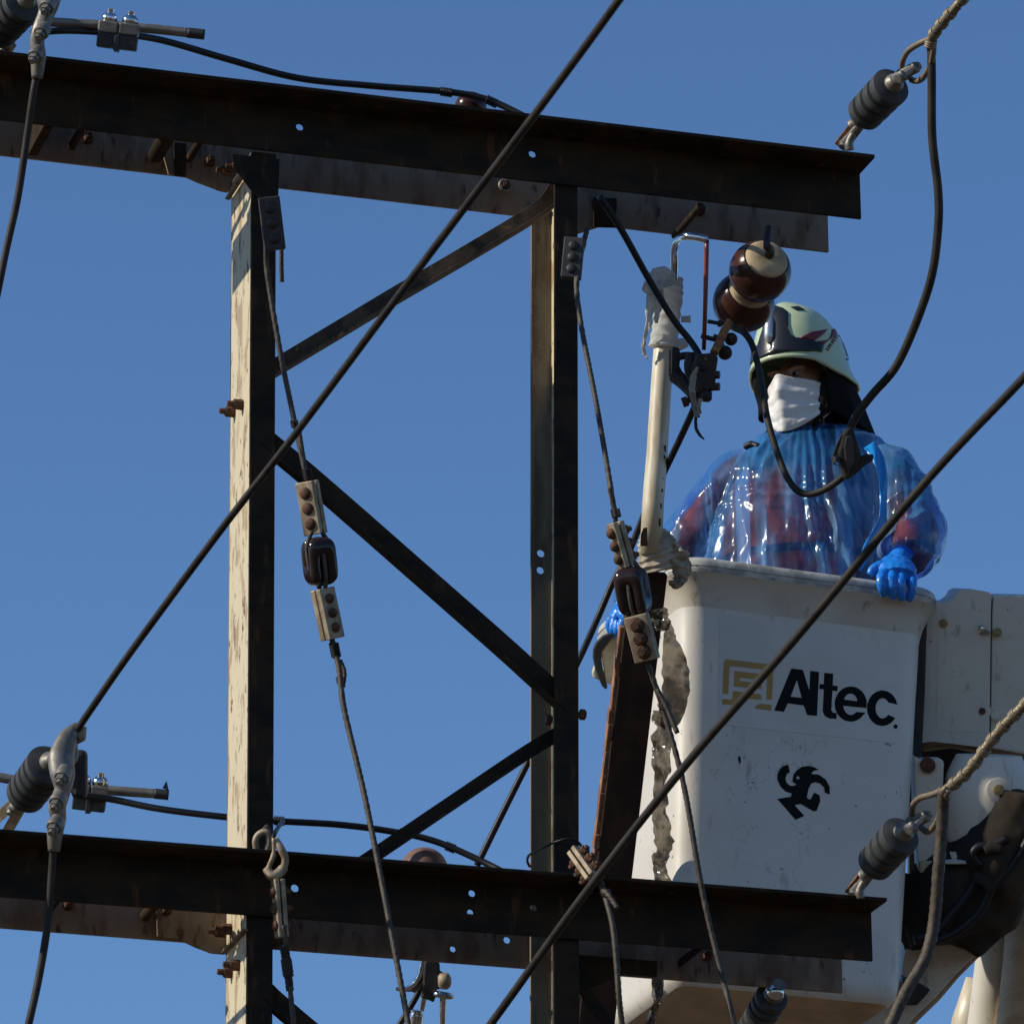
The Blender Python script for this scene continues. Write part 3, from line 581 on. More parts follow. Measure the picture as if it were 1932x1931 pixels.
# parallel groove clamps
def pgclamp(x, y, d, label, w=38, h=42, chrome=True):
    root = thing('parallel_groove_clamp', label, 'clamp', U(x, y, d)); s = d/FP
    e, f, g_ = (U(x+50, y+6, d)-U(x, y, d)).normalized(), None, TC
    up = (UPV - e*UPV.dot(e)).normalized(); out = e.cross(up)
    if out.dot(TC) < 0: out = -out
    c = U(x, y, d)
    for k in (0, 1):
        cc = c + e*(k-.5)*w*s
        m = MB(); m.box(cc+up*.012, e*(w*.5*s-.0008), up*.014, out*.022); m.build('upper_jaw', M['galv'], root, bevel=.004)
        m = MB(); m.box(cc-up*.020, e*(w*.5*s-.0015), up*.016, out*.020); m.build('lower_jaw', M['poly'], root, bevel=.003)
        m = MB(); q = cc+up*.026; m.lathe(q, q+up*.03, [(0, .018), (.006, .020), (.014, .018), (.020, .012), (.021, .009), (.03, .009)], 18); m.build('dome_nut', M['chrome'], root, smooth=50)
    m = MB(); m.box(c-up*.024, e*.006, up*.018, out*.024); m.build('centre_rib', M['poly'], root, bevel=.002)
    return root
pgclamp(223, 64, 12.5, 'bright metal parallel groove clamp with two domed nuts on the upper conductor stub', 39)
pgclamp(170, 1500, 12.5, 'dull parallel groove clamp half hidden behind the lower left strain clamp', 32)

# ================================================================== BROWN PIN INSULATORS
def pin_ins(label, C, ax, r, n=2, gap=.13, zc=.66, gl='porc'):
    "brown glazed balls on an axis ax, cut open towards ax where the pale clay core shows"
    root = thing('porcelain_insulator', label, 'insulator', C, 'brown porcelain insulators')
    ax = ax.normalized()
    for k in range(n):
        c = C - ax*gap*k; m = MB(); K = 18; t1 = math.acos(zc)
        prof = [(-r*math.cos(math.pi-(math.pi-t1)*(1-i/K))*-1, r*math.sin(math.pi-(math.pi-t1)*(1-i/K))) for i in range(K+1)]
        prof = [(r+r*-math.cos((math.pi-t1)*i/K), r*math.sin((math.pi-t1)*i/K)) for i in range(K+1)]
        rr = prof[-1][1]; hh = prof[-1][0]; prof += [(hh+.002, rr*.965), (hh-.004, rr*.93)]
        m.lathe(c-ax*r, c, prof, 56); m.build('glazed_shell', M[gl], root, smooth=180)
        m = MB(); m.lathe(c+ax*(hh-r-.012), c+ax, [(0, rr*.95), (.013, rr*.95), (.020, rr*.88), (.026, rr*.70), (.055, rr*.62) if k else (.028, rr*.4)], 40); m.build('clay_core', M['porc_cr'], root, smooth=50)
    return root
ia = (TC*math.cos(R(37)) + (UPV*.9+RGT*.45)*math.sin(R(37))).normalized()
C1 = U(1434, 512, 13.10)
rt = pin_ins('two tier brown porcelain insulator with cream core hanging under the arm end above the helmet', C1, ia, .0773, 2, .133)
m = MB(); m.tube(spl([C1+ia*.04, C1+ia*.085, U(1447, 462, 13.0), U(1450, 430, 13.05)], 5), [.011]*10+[.009]*6, 12); m.build('bent_pin', M['black'], rt, smooth=180)
pin_ins('brown porcelain insulator just showing over the upper crossarm', U(888, 203, 13.15), -Z, .040, 1)
pin_ins('dusty brown porcelain insulator dome over the lower crossarm', U(800, 1644, 13.12), -Z, .061, 1, gl='dusty')
servings([(842, 174, 13.08, 870, 178, .0105, .03, 'black tie on the upper jumper left of its insulator'), (928, 192, 13.08, 945, 200, .0105, .03, 'black tie on the upper jumper right of its insulator'),
          (762, 1572, 13.08, 780, 1576, .0105, .024, 'black tie on the lower jumper left of its insulator'), (850, 1598, 13.08, 870, 1606, .0105, .026, 'black tie on the lower jumper right of its insulator'),
          (527, 1548, 13.0, 545, 1549, .0105, .026, 'black tie on the lower jumper next to the left post')])
# ================================================================== BUCKET
ub, nb = PB.u, PB.n
TL, TR, BL, BR = PB.at(1290, 1062), PB.at(1752, 1124), PB.at(1272, 1856), PB.at(1706, 1898)
def bloop(v, o, rc=.06, k=6):
    L = TL.lerp(BL, v); Rr = TR.lerp(BR, v); D = .61-.05*v; bk = -nb*D; e = (Rr-L).normalized()
    c = [L-e*o+nb*o, Rr+e*o+nb*o, Rr+e*o+bk-nb*o, L-e*o+bk-nb*o]; r = rc+max(o, -.04)*.9; out = []
    for i in range(4):
        p = c[i]; a = (c[i-1]-p).normalized(); b = (c[(i+1) % 4]-p).normalized(); q = p+(a+b)*r
        for j in range(k+1):
            t = math.pi/2*j/k; out.append(q - b*math.cos(t)*r - a*math.sin(t)*r)
    return out
bk = thing('aerial_bucket', 'white fibreglass bucket truck basket with black lettering, worker standing in it', 'bucket', (BL+BR)/2-nb*.28)
m = MB()
def rows(lst, cap=False, k=6): m.loft([bloop(v, o, k=k) for v, o in lst], cap=cap)
rows([(.100, .002), (.12, 0)] + [(.12+.82*i/12, 0) for i in range(1, 13)] + [(.955, -.001), (.972, -.005), (.985, -.014), (.993, -.026)], k=8); m.build('shell', M['bucket'], bk, smooth=50)
m = MB(); rows([(.993, -.026), (.999, -.045), (1.0, -.07)], True, k=8); m.build('underside', M['dirty'], bk, smooth=40)
m = MB(); rows([(.026, .036), (.032, .030), (.05, .018), (.075, .008), (.100, .002)], k=8); m.build('flare', M['flare'], bk, smooth=180)
m = MB(); rows([(.9, -.03), (.2, -.02), (.02, -.012), (-.004, -.006), (-.012, .004), (-.013, .022), (-.008, .033), (.002, .037), (.010, .0375), (.012, .034), (.016, .034), (.018, .039), (.026, .036)], k=8); m.build('rim', M['rim'], bk, smooth=50)
m = MB(); rows([(.94, -.03), (.90, -.03)], True); m.build('floor', M['dirty'], bk)
# flat print on the front face
def dec(poly, mt, name, off=.0016, conv=None, t=.0008):
    pl = Plane(R(18), PB.p0); m = MB(); loops = []
    for l in (poly if isinstance(poly[0][0], (list, tuple)) else [poly]): loops.append([FP_(x, y, off) for x, y in l])
    m.prism(loops, -FN*t); return m.build(name, mt, bk)
# true front face plane (it leans a little)
FN = (TR-TL).cross(BL-TL).normalized()
if FN.dot(nb) < 0: FN = -FN
def FP_(x, y, off):
    r = ray(x, y); q = TL+FN*off; return CAM + r*((q-CAM).dot(FN)/r.dot(FN))
def z7(x, y): return (1358.2+x*.18006*1.0, 1225.7+y*.18006)      # picture detail -> picture position
def arc(cx, cy, rx, ry, a0, a1, n=14, rot=0):
    o = []
    for i in range(n+1):
        t = R(a0+(a1-a0)*i/n); x = rx*math.cos(t); y = ry*math.sin(t); c, s = math.cos(R(rot)), math.sin(R(rot)); o.append((cx+x*c-y*s, cy+x*s+y*c))
    return o
def D7(*loops, mt='ink', name='lettering'):
    return dec([[z7(*q) for q in l] for l in loops], M[mt], name)
D7([(750, 192), (870, 207), (938, 425), (948, 218), (1040, 230), (1018, 690), (915, 680), (880, 580), (712, 558), (670, 648), (570, 632)], [(808, 312), (742, 488), (858, 500)], name='letter_A_l')
D7([(1095, 238), (1188, 247), (1183, 370), (1236, 378), (1232, 432), (1180, 424), (1168, 630), (1185, 655), (1224, 660), (1222, 720), (1150, 716), (1100, 690), (1078, 640), (1090, 412), (1043, 406), (1045, 355), (1090, 358)], name='letter_t')
D7(arc(1372, 565, 168, 184, 12, -229, 34) + arc(1372, 565, 168, 184, 130, 40, 16)[1:] + [(1527, 655), (1437, 648)] + arc(1372, 575, 78, 104, 50, 175, 14) + [(1298, 583), (1538, 607)],
   [(1302, 518), (1310, 492), (1330, 468), (1360, 455), (1392, 458), (1420, 480), (1436, 510), (1440, 536)], name='letter_e')
D7(arc(1703, 608, 160, 186, -12, -345+18, 36) + arc(1706, 610, 74, 106, 40, 325, 26), name='letter_c')
D7(arc(1842, 800, 22, 22, 0, 359, 14), name='registered_mark')
for q_ in ([(62, 95), (530, 150), (563, 185), (480, 207), (120, 165), (42, 120)], [(563, 185), (545, 522), (487, 515), (498, 218), (480, 207)], [(42, 120), (120, 165), (102, 178), (88, 462), (28, 455)]): D7(q_, mt='gold', name='emblem_frame')
for q_ in ([(152, 218), (445, 252), (382, 308), (210, 288)], [(445, 252), (437, 408), (378, 345), (382, 308)], [(437, 408), (145, 378), (208, 322), (378, 345)], [(145, 378), (152, 218), (210, 288), (208, 322)]): D7(q_, mt='gold', name='emblem_ring')
D7([(142, 430), (430, 462), (440, 512), (425, 520), (196, 500), (182, 582), (22, 565), (25, 512), (128, 520)], mt='gold', name='emblem_foot')
D7([(425, 560), (543, 575), (540, 634), (370, 612), (372, 585)], mt='gold', name='emblem_toe')
# small black sign with a whirling figure
D7(arc(745, 1340, 145, 145, -103, -275, 20)[:1] + [(715, 1198), (735, 1275)] + [(700, 1300), (688, 1345), (700, 1390), (735, 1420), (780, 1422), (805, 1405), (762, 1378), (765, 1345), (775, 1300), (810, 1255), (860, 1222), (930, 1212), (985, 1225), (1037, 1252), (985, 1262), (955, 1295), (1040, 1305), (1110, 1355), (1150, 1430), (1152, 1512), (1100, 1490), (1095, 1440), (1050, 1395), (1000, 1382), (960, 1395), (930, 1450), (910, 1545), (950, 1568), (990, 1492), (1045, 1520), (1052, 1580), (1015, 1680), (985, 1688), (850, 1610), (782, 1622), (885, 1735), (795, 1775), (605, 1558), (745, 1535), (755, 1500), (690, 1480), (640, 1430), (605, 1360), (605, 1300), (630, 1245), (665, 1215)],
   arc(820, 1336, 19, 17, 0, 340, 12), name='figure_sign')
D7([(195, 1110), (215, 1115), (222, 1165), (210, 1200), (195, 1150)], name='chip'); D7([(325, 1380), (365, 1388), (345, 1395)], name='chip')
# faint remains of older stickers: very thin film of slightly different white
M['film'] = mat('old_sticker', (.575, .535, .46), .40, 0, c2=(.53, .485, .41), scale=(4, 4, 4))
dec([(1357, 1157), (1400, 1161), (1582, 1180), (1592, 1196), (1592, 1196), (1586, 1216), (1700, 1228), (1690, 1402), (1356, 1366)], M['film'], 'old_sticker', .0009, t=.0004)
# step with rubber edge at the far left side of the rim
def z1(x, y): return (1076.6+x*.1716, 1076.6+y*.1716)
def sp(poly, d, t, mt, name, parent=bk, bevel=.006, conv=z1, ext=None, **kw):
    m = MB(); m.prism([U(*(conv(*q) if conv else q), d) for q in poly], (ext if ext is not None else FWD*t)); return m.build(name, mt, parent, bevel=bevel, **kw)
sp([(480, 700), (335, 900), (345, 960), (390, 1232), (440, 1250), (475, 1248), (640, 1120), (660, 700)], 13.86, .10, M['pvc'], 'side_step', bevel=.014)
sp([(262, 1028), (230, 1130), (255, 1180), (345, 1210), (330, 1100)], 13.90, .06, M['pvc'], 'side_step')
sp([(490, 690), (420, 690), (350, 720), (280, 790), (250, 860), (245, 950), (270, 1080), (315, 1200), (345, 1265), (385, 1305), (408, 1280), (385, 1180), (352, 1060), (340, 960), (345, 890), (385, 830), (440, 760)], 13.83, .08, M['black'], 'rubber_edge', bevel=.005)

# ================================================================== BOOM END
boom = thing('boom_arm', 'white boom end with panel cover, insulated rotator and black canvas cover beside the bucket', 'boom', U(1900, 1900, 13.9))
def z4(x, y): return (1435.2+x*.2572, 1076.6+y*.2572)
def zr(x, y): return (1683.6+x*.271, 1407.9+y*.271)
def zq(x, y): return (1393.8+x*.27877, 1393+y*.27877)
def bp(poly, conv, d, t, mt, name, bevel=.008, **k): return sp(poly, d, t, M[mt], name, boom, bevel, conv, **k)
bp([(1232, 232), (1290, 230), (1375, 228), (1420, 200), (1445, 155), (1480, 137), (1600, 142), (1680, 158), (1692, 180), (1688, 330), (1682, 900), (1676, 1300), (1260, 1250), (1190, 1262), (1172, 1230), (1200, 900), (1222, 330)], z4, 13.8000, .30, 'bucket', 'panel_cover', .022)
bp([(1706, 196), (1722, 178), (1931, 182), (2300, 200), (2250, 1400), (1684, 1300), (1690, 900), (1697, 330)], z4, 13.8100, .30, 'bucket', 'panel_cover', .022)
bp([(1180, 1262), (1260, 1240), (1676, 1290), (2250, 1340), (2240, 1400), (1640, 1350), (1400, 1300), (1180, 1330)], z4, 13.8600, .25, 'dirty', 'cover_underside', .02)
def disc(x, y, d, r, h, mt, name, conv=z4, n=20, ax=None):
    m = MB(); c = U(*conv(x, y), d); a = ax or TC; m.lathe(c+FWD*.02, c+a*h, [(0, r), (.02+h*.8, r), (.02+h, r*.8)], n); return m.build(name, M[mt], boom, smooth=50)
disc(1340, 385, 13.8000, .0115, .003, 'plug', 'plug'); disc(1735, 450, 13.8000, .0115, .003, 'plug', 'plug')
disc(1625, 1028, 13.8000, .024, .001, 'bucket', 'recess'); disc(1625, 1028, 13.7990, .009, .004, 'bolt', 'screw'); disc(1722, 1062, 13.8000, .012, .004, 'bucket', 'button')
bp([(1600, 405), (1640, 400), (1650, 430), (1685, 440), (1685, 465), (1640, 460), (1610, 465)], z4, 13.7850, .01, 'galv', 'latch', .002); disc(1625, 425, 13.7850, .006, .004, 'chrome', 'latch_pin')
bp([(1300, 470), (1620, 470), (1675, 500), (1668, 1190), (1290, 1170)], z4, 13.7992, .01, 'bucket', 'raised_panel', .0006)
bp([(1725, 520), (2200, 560), (2200, 1220), (1720, 1190)], z4, 13.8092, .01, 'bucket', 'raised_panel', .0006)
bp([(1150, 330), (1222, 330), (1205, 900), (1180, 1400), (1120, 1400)], z4, 13.74, .2, 'black', 'gap_shade', .004)  # black strip put in for the shade in the gap beside the bucket
# black sheet standing in for the shade of the recess behind, side plate, rotator
bp([(1085, 215), (1245, 215), (1245, 1240), (2300, 1240), (2300, 2600), (1500, 2800), (1085, 2300)], z4, 14.16, .05, 'black', 'recess_shade', .01)
bp([(150, 60), (185, 90), (340, 85), (360, 110), (330, 860), (185, 870), (180, 860), (160, 500)], zr, 13.62, .12, 'bucket', 'side_plate', .008)
bp([(188, 800), (325, 790), (330, 870), (190, 882)], zr, 13.60, .15, 'dirty', 'plate_foot', .006)
disc(1225, 1425, 13.615, .020, .006, 'bolt', 'bolt')
m = MB(); p0 = U(*zr(672, 60), 13.66); p1 = U(*zr(652, 760), 13.66); m.lathe(p0, p1, [(0, .085), (.05, .108), (.12, .118), ((p1-p0).length-.05, .112), ((p1-p0).length-.02, .10), ((p1-p0).length, .07)], 40); m.build('rotator_drum', M['bucket'], boom, smooth=50)
disc(740, 300, 13.545, .032, .006, 'bucket', 'boss', zr); disc(740, 300, 13.535, .014, .004, 'plug', 'boss_plug', zr)
m = MB(); c = U(*zr(500, 930), 13.60); a = (U(*zr(490, 600), 13.60)-c); L = a.length; m.lathe(c, c+a, [(0, .03), (.01, .045), (L*.38, .048), (L*.39, .078), (L*.42, .080), (L*.45, .074), (L*.47, .046), (L*.62, .040), (L*.64, .026), (L*.8, .022), (L*.82, .015), (L, .012)], 30); m.build('insulator_stack', M['bucket'], boom, smooth=40)
m = MB(); m.tube([U(*zr(492, 200), 13.62), U(*zr(490, 380), 13.62)], .006, 10); m.build('rod', M['chrome'], boom, smooth=180)
# black canvas cover: a lumpy body
def lump(name, balls, mt, parent, vox=.012, sm=3, fold=0):
    m = MB()
    for P, rr in balls: m.tube(spl(P, 4), [rr[min(int(i/4*(len(rr)-1)/(len(P)-1)), len(rr)-1)] for i in range((len(P)-1)*4+1)], 14)
    return remesh(m, name, mt, parent, vox, sm, fold)
def remesh(m, name, mt, parent, vox, sm, disp=None, voxmat=None):
    t = m.build('tmp', mt, loc=(0, 0, 0)); md = t.modifiers.new('r', 'REMESH'); md.mode = 'VOXEL'; md.voxel_size = vox
    if sm: ms = t.modifiers.new('s', 'SMOOTH'); ms.iterations = sm; ms.factor = .5
    dg = bpy.context.evaluated_depsgraph_get(); me = bpy.data.meshes.new_from_object(t.evaluated_get(dg), depsgraph=dg); bpy.data.objects.remove(t, do_unlink=True)
    if disp:
        co = [(v.co.copy(), v.normal.copy()) for v in me.vertices]
        for v, (p, n) in zip(me.vertices, co): v.co = p + disp(p, n)
    org = parent_origin(parent)
    for v in me.vertices: v.co -= org
    me.materials.clear(); me.materials.append(mt); me.polygons.foreach_set('use_smooth', [True]*len(me.polygons)); me.update()
    o = bpy.data.objects.new(name, me); COL.objects.link(o); o.parent = parent; return o
def ridge(p): return 1-abs(noise.noise(p))*2.2
def canvas(p, n): 
    q = Vector((p.x*6+p.z*4, p.y*6, p.z*3-p.x*5)); return n*(.012*ridge(q)+.005*noise.noise(p*30))
def UZ(l, d): return [U(*zr(x, y), d) for x, y in l]
m = MB()
for l, r_, d in ((UZ([(917, 330), (860, 520), (740, 760), (600, 900)], 13.60), [.09, .095, .10, .11], 0),
               (UZ([(620, 900), (480, 1050), (400, 1200), (420, 1300)], 13.66), [.13, .14, .12, .10], 0),
               (UZ([(760, 900), (640, 1080), (520, 1230), (440, 1340)], 13.66), [.09, .095, .085, .07], 0),
               (UZ([(280, 980), (230, 1150), (300, 1290)], 13.72), [.09, .10, .07], 0), (UZ([(980, 560), (900, 760), (760, 960)], 13.70), [.10, .09, .07], 0)):
    P = spl(l, 4); n_ = len(P); rr = [r_[min(int(i/4), len(r_)-2)]*(1-(i % 4)/4)+r_[min(int(i/4)+1, len(r_)-1)]*((i % 4)/4) for i in range(n_)]; m.tube(P, rr, 18)
remesh(m, 'canvas_cover', M['fabric'], boom, .012, 4, canvas)
for l, d, r_ in (([(960, 520), (800, 700), (640, 800), (560, 980), (430, 1150), (300, 1300), (150, 1340)], 13.52, .014), ([(960, 620), (840, 820), (700, 980), (600, 1160), (430, 1300), (250, 1370)], 13.50, .011), ([(620, 830), (560, 760), (600, 700), (700, 690), (800, 640)], 13.50, .012)):
    m = MB(); m.tube(spl(UZ(l, d), 6), r_, 12); m.build('hose', M['cable_dk'], boom, smooth=180)
for l in ([(640, 720), (690, 700), (760, 705)], [(560, 905), (640, 930), (700, 990)]):
    m = MB(); m.tube(spl(UZ(l, 13.49), 5), .016, 8, flat=(1, .4)); m.build('strap', M['fabric'], boom, smooth=180)
# lower arm with its rounded edge, struts behind
bp([(110, 1370), (300, 1380), (400, 1370), (480, 1400), (560, 1300), (660, 1180), (740, 1020), (850, 870), (890, 880), (915, 960), (905, 1060), (800, 1215), (600, 1430), (440, 1590), (300, 1750), (170, 1870), (60, 1990), (-120, 2150), (-400, 2150), (-120, 1850), (60, 1620), (80, 1470)], zr, 13.70, .22, 'bucket', 'lower_arm', .03)
bp([(905, 1060), (800, 1215), (600, 1430), (440, 1590), (300, 1750), (170, 1870), (-50, 2100), (-30, 2125), (190, 1900), (330, 1765), (460, 1610), (620, 1450), (830, 1230), (925, 1085)], zr, 13.74, .20, 'dirty', 'arm_edge', .012)
bp([(75, 1605), (165, 1640), (262, 1690), (245, 1720), (170, 1800), (60, 1800)], zr, 13.64, .08, 'black', 'rubber_pad', .012)
bp([(95, 1230), (160, 1260), (205, 1330), (200, 1400), (90, 1400)], zr, 13.72, .04, 'bucket', 'bracket', .01)
m = MB(); m.tube(UZ([(735, 1160), (712, 1500), (672, 1950), (650, 2200)], 14.1), [.050, .052, .058, .062], 28); m.build('strut', M['bucket'], boom, smooth=180)
m = MB(); m.tube(UZ([(1040, 1000), (1020, 1500), (985, 1950), (975, 2200)], 14.0), [.09, .095, .10, .10], 28); m.build('column', M['dirty'], boom, smooth=180)
m = MB(); m.tube(UZ([(600, 1620), (545, 1900), (520, 2150)], 14.35), [.035, .05, .06], 20); m.build('strut', M['pvc'], boom, smooth=180)

# ================================================================== POLE, PIPE, CLOTHS, FILMS
A = U(1223, 1078, 13.16); A2 = U(1123, 1932, 13.30); d = (A2-A).normalized(); A2 = A+d*((0-A.z)/d.z)
pole = thing('timber_pole', 'dark rusty pole leaning beside the bucket with a rusty orange left edge coloured as sunlit', 'pole', A2)
a, b, c = fr(A-A2, (TC+RGT*.12).normalized())
if b.dot(RGT) < 0: b = -b
m = MB(); m.box((A+A2)/2, a*(A-A2).length/2, b*.046, c*.022); m.build('front_plank', M['wood'], pole, bevel=.003)
m = MB()
for i in range(46):
    s = i*.035+.16; q = A+d*s - b*(.0505+.003*noise.noise(Vector((s*9, 0, 0)))) + c*(.006*noise.noise(Vector((s*12, 5, 0)))); w_ = .007+.004*noise.noise(Vector((s*17, 2, 1)))
    m.box(q, d*.0176, b*w_, c*(.018+.006*noise.noise(Vector((s*21, 7, 3)))))
m.build('sunlit_edge', M['wood_e'], pole, bevel=.002)  # rough strip coloured as the narrow side that catches the sun
m = MB(); m.tube([U(1268, 524, 13.26), U(1259, 600, 13.25), U(1252, 660, 13.23), U(1247, 735, 13.20), U(1240, 850, 13.16), U(1232, 950, 13.12), U(1228, 1045, 13.10)], [.020, .021, .0255, .026, .0265, .027, .0275], 32)
tag(m.build('pipe', M['pvc'], smooth=180), 'cream plastic pipe standing upright left of the worker, bound with cloth at both ends', 'pipe')
_pp = bpy.data.objects['pipe']
for cx, y, dd, h in ((1240.5, 846, 13.16, 7), (1239.5, 862, 13.155, 3), (1238, 884, 13.15, 6), (1236, 905, 13.14, 4), (1235, 925, 13.13, 3), (1232.5, 955, 13.12, 6), (1230.5, 985, 13.11, 8)):
    c = U(cx, y, dd); q = (TC*.72+RGT*.69).normalized(); m = MB(); m.box(c+q*.0270, (RGT*.72-TC*.69)*.0022, UPV*h*.0012, q*.0006); m.build('print_mark', M['ink'], _pp)
# slot in the foot of the pipe, where the pole tip shows
m = MB(); m.prism([U(x, y, 13.065) for x, y in ((1208, 1030), (1209, 1008), (1214, 996), (1221, 994), (1222, 1030))], FWD*.004); m.build('pole_tip', M['wood'], pole, bevel=.001)
def wrapcloth(name, pts, rad, mt, label, turns=10, seed=0, amp=.10, n=44):
    P = spl([U(*q) for q in pts], 10); m = MB(); rr = []
    rings = []; T = (P[-1]-P[0]).normalized(); a = TC - T*TC.dot(T); a.normalize(); b = T.cross(a); K = len(P)*3
    for i in range(K+1):
        s = i/K; p = P[0].lerp(P[-1], s); idx = s*(len(P)-1); j0 = min(int(idx), len(P)-2); p = P[j0].lerp(P[j0+1], idx-j0)
        r0 = rad[0]*(1-s)+rad[-1]*s if len(rad) == 2 else rad[min(int(s*(len(rad)-1)), len(rad)-2)]*(1-(s*(len(rad)-1)) % 1) + rad[min(int(s*(len(rad)-1)), len(rad)-2)+1]*((s*(len(rad)-1)) % 1)
        ring = []
        for j in range(n):
            t = 2*math.pi*j/n; tilt = math.sin(t+seed)*.6
            ph = (s*turns+tilt*.55+.35*noise.noise(Vector((math.cos(t)*1.5, math.sin(t)*1.5, s*6+seed)))) % 1.0
            rr = r0*(1+amp*(abs(ph-.5)*2)**1.5 + .04*noise.noise(Vector((math.cos(t)*3, math.sin(t)*3, s*9+seed))))
            ring.append(p+(a*math.cos(t)+b*math.sin(t))*rr)
        rings.append(ring)
    m.loft(rings); return tag(m.build(name, M[mt], smooth=180), label, 'cloth')
wrapcloth('cloth_wrap', [(1265, 524, 13.26), (1262, 560, 13.255), (1257, 610, 13.245), (1251, 656, 13.23)], [.030, .033, .032, .032, .0345], 'cloth', 'white cloth bandage wound round the top of the cream pipe', 8, 1)
wrapcloth('cloth_wrap', [(1233, 1002, 13.13), (1240, 1030, 13.13), (1247, 1072, 13.14)], [.030, .044, .050, .054], 'cloth_d', 'dirty cloth bandage binding the cream pipe to the dark pole', 6, 3)
def ribbon(name, pts, w, mt, label, cat='strip', t=.001, twist=None, crumple=0, seed=0, fin=8, W=6):
    "pts: (x, y, depth, width_px)"
    P = spl([U(x, y, d) for x, y, d, w_ in pts], fin); ww = []
    for i in range(len(pts)-1):
        for k in range(fin): ww.append(pts[i][3]*(1-k/fin)+pts[i+1][3]*k/fin)
    ww.append(pts[-1][3]); V = []; n = len(P)
    for i, p in enumerate(P):
        T = (P[min(i+1, n-1)]-P[max(i-1, 0)]).normalized(); s = T.cross(FWD).normalized(); tw = (twist or 0)*math.sin(i*.35+seed); s = Matrix.Rotation(tw, 3, T) @ s; nn_ = T.cross(s)
        for j in range(W+1):
            f = (j/W-.5); hw = ww[i]*1.3e-3*(1+.25*noise.noise(Vector((i*.4, (f > 0)*5.0, seed))) if crumple else 1)
            V.append(p + s*f*hw + nn_*crumple*(1.3*noise.noise(Vector((i*.21, j*.45, seed))) + .8*(1-2*abs(noise.noise(Vector((i*.33+j*.25, j*.5-i*.1, seed+3))))))+s*crumple*.5*noise.noise(Vector((i*.3, j*.4, seed+9))))
    F = [t for i in range(n-1) for j in range(W) for t in ((i*(W+1)+j, i*(W+1)+j+1, (i+1)*(W+1)+j+1), (i*(W+1)+j, (i+1)*(W+1)+j+1, (i+1)*(W+1)+j))]
    m = MB(); m.add(V, F); o = m.build(name, M[mt] if isinstance(mt, str) else mt, smooth=(28 if 'film' in name else 180) if crumple else 180)
    md = o.modifiers.new('thick', 'SOLIDIFY'); md.thickness = t; md.offset = 0
    return tag(o, label, cat)
ribbon('loose_cloth', [(1272, 530, 13.21, 22), (1255, 522, 13.2, 38), (1240, 528, 13.19, 44), (1228, 540, 13.19, 34), (1213, 545, 13.2, 12)], 0, 'cloth', 'loose white cloth knot flapping at the pipe top', 'cloth', crumple=.007, seed=2)
ribbon('loose_cloth', [(1238, 545, 13.2, 26), (1226, 575, 13.2, 16), (1224, 610, 13.2, 12), (1216, 640, 13.2, 7), (1214, 660, 13.2, 8), (1222, 677, 13.2, 4)], 0, 'cloth', 'long thin white cloth tail hanging left of the pipe top', 'cloth', crumple=.005, seed=4)
ribbon('loose_cloth', [(1236, 530, 13.2, 20), (1244, 560, 13.2, 22), (1240, 585, 13.2, 14), (1238, 610, 13.2, 6)], 0, 'cloth', 'short white cloth end lying on the pipe bandage', 'cloth', crumple=.006, seed=6)
for x, y, x2, y2, lab, mt in ((1285, 602, 1303, 602, 'white wrapped stud poking right from the upper bandage', 'cloth'), (1272, 652, 1297, 646, 'cloth wrapped lump at the lower right of the upper bandage', 'cloth')):
    m = MB(); m.tube([U(x, y, 13.23), U((x+x2)/2, (y+y2)/2, 13.23), U(x2, y2, 13.23)], [.008, .008, .0095] if y < 620 else [.016, .015, .011], 14); tag(m.build('stud', M[mt], smooth=60), lab, 'stud')
# plastic films
M['filmdk'] = thin_film('smoky_film', (.13, .115, .09), (.66, .62, .56), .28, .72)
ribbon('plastic_film', [(1262, 1175, 13.10, 8), (1264, 1205, 13.1, 26), (1273, 1250, 13.1, 50), (1275, 1300, 13.1, 52), (1266, 1350, 13.1, 44), (1250, 1372, 13.1, 16)], 0, 'filmdk', 'wide smoky plastic film hanging in front of the bucket corner', 'plastic film', crumple=.006, seed=8)
ribbon('plastic_film', [(1246, 1340, 13.08, 26), (1244, 1380, 13.08, 36), (1250, 1430, 13.08, 38), (1243, 1475, 13.08, 28), (1248, 1530, 13.08, 33), (1250, 1580, 13.08, 35), (1248, 1620, 13.08, 33), (1252, 1670, 13.08, 34), (1246, 1760, 13.1, 26), (1240, 1850, 13.1, 20), (1232, 1900, 13.1, 16), (1222, 1950, 13.1, 14)], 0, 'filmdk', 'long narrow crumpled plastic film hanging down the bucket corner', 'plastic film', crumple=.016, twist=.55, seed=9)
ribbon('plastic_film', [(1242, 1148, 13.09, 30), (1246, 1165, 13.09, 34), (1250, 1190, 13.09, 24)], 0, 'filmdk', 'crumpled bit of clear film beside the right strain insulator', 'plastic film', crumple=.012, seed=10)
ribbon('plastic_film', [(1262, 1030, 13.10, 30), (1278, 1050, 13.1, 40), (1286, 1075, 13.1, 36), (1276, 1098, 13.1, 22), (1262, 1100, 13.1, 8)], 0, M['cloth_d'], 'frayed brown film end flapping right of the lower bandage', 'plastic film', crumple=.012, seed=11)
ribbon('grey_tape', [(1316, 692, 12.90, 5), (1308, 712, 12.90, 12), (1306, 740, 12.90, 12), (1311, 768, 12.9, 11), (1317, 788, 12.9, 10)], 0, 'tape', 'grey tape strip hanging from the switch clamp', 'tape', crumple=.002, seed=1)
ribbon('grey_tape', [(1322, 752, 12.93, 8), (1319, 768, 12.93, 6), (1322, 780, 12.93, 5)], 0, 'cloth_d', 'short pale tape end behind the grey tape strip', 'tape', crumple=.001, seed=5)
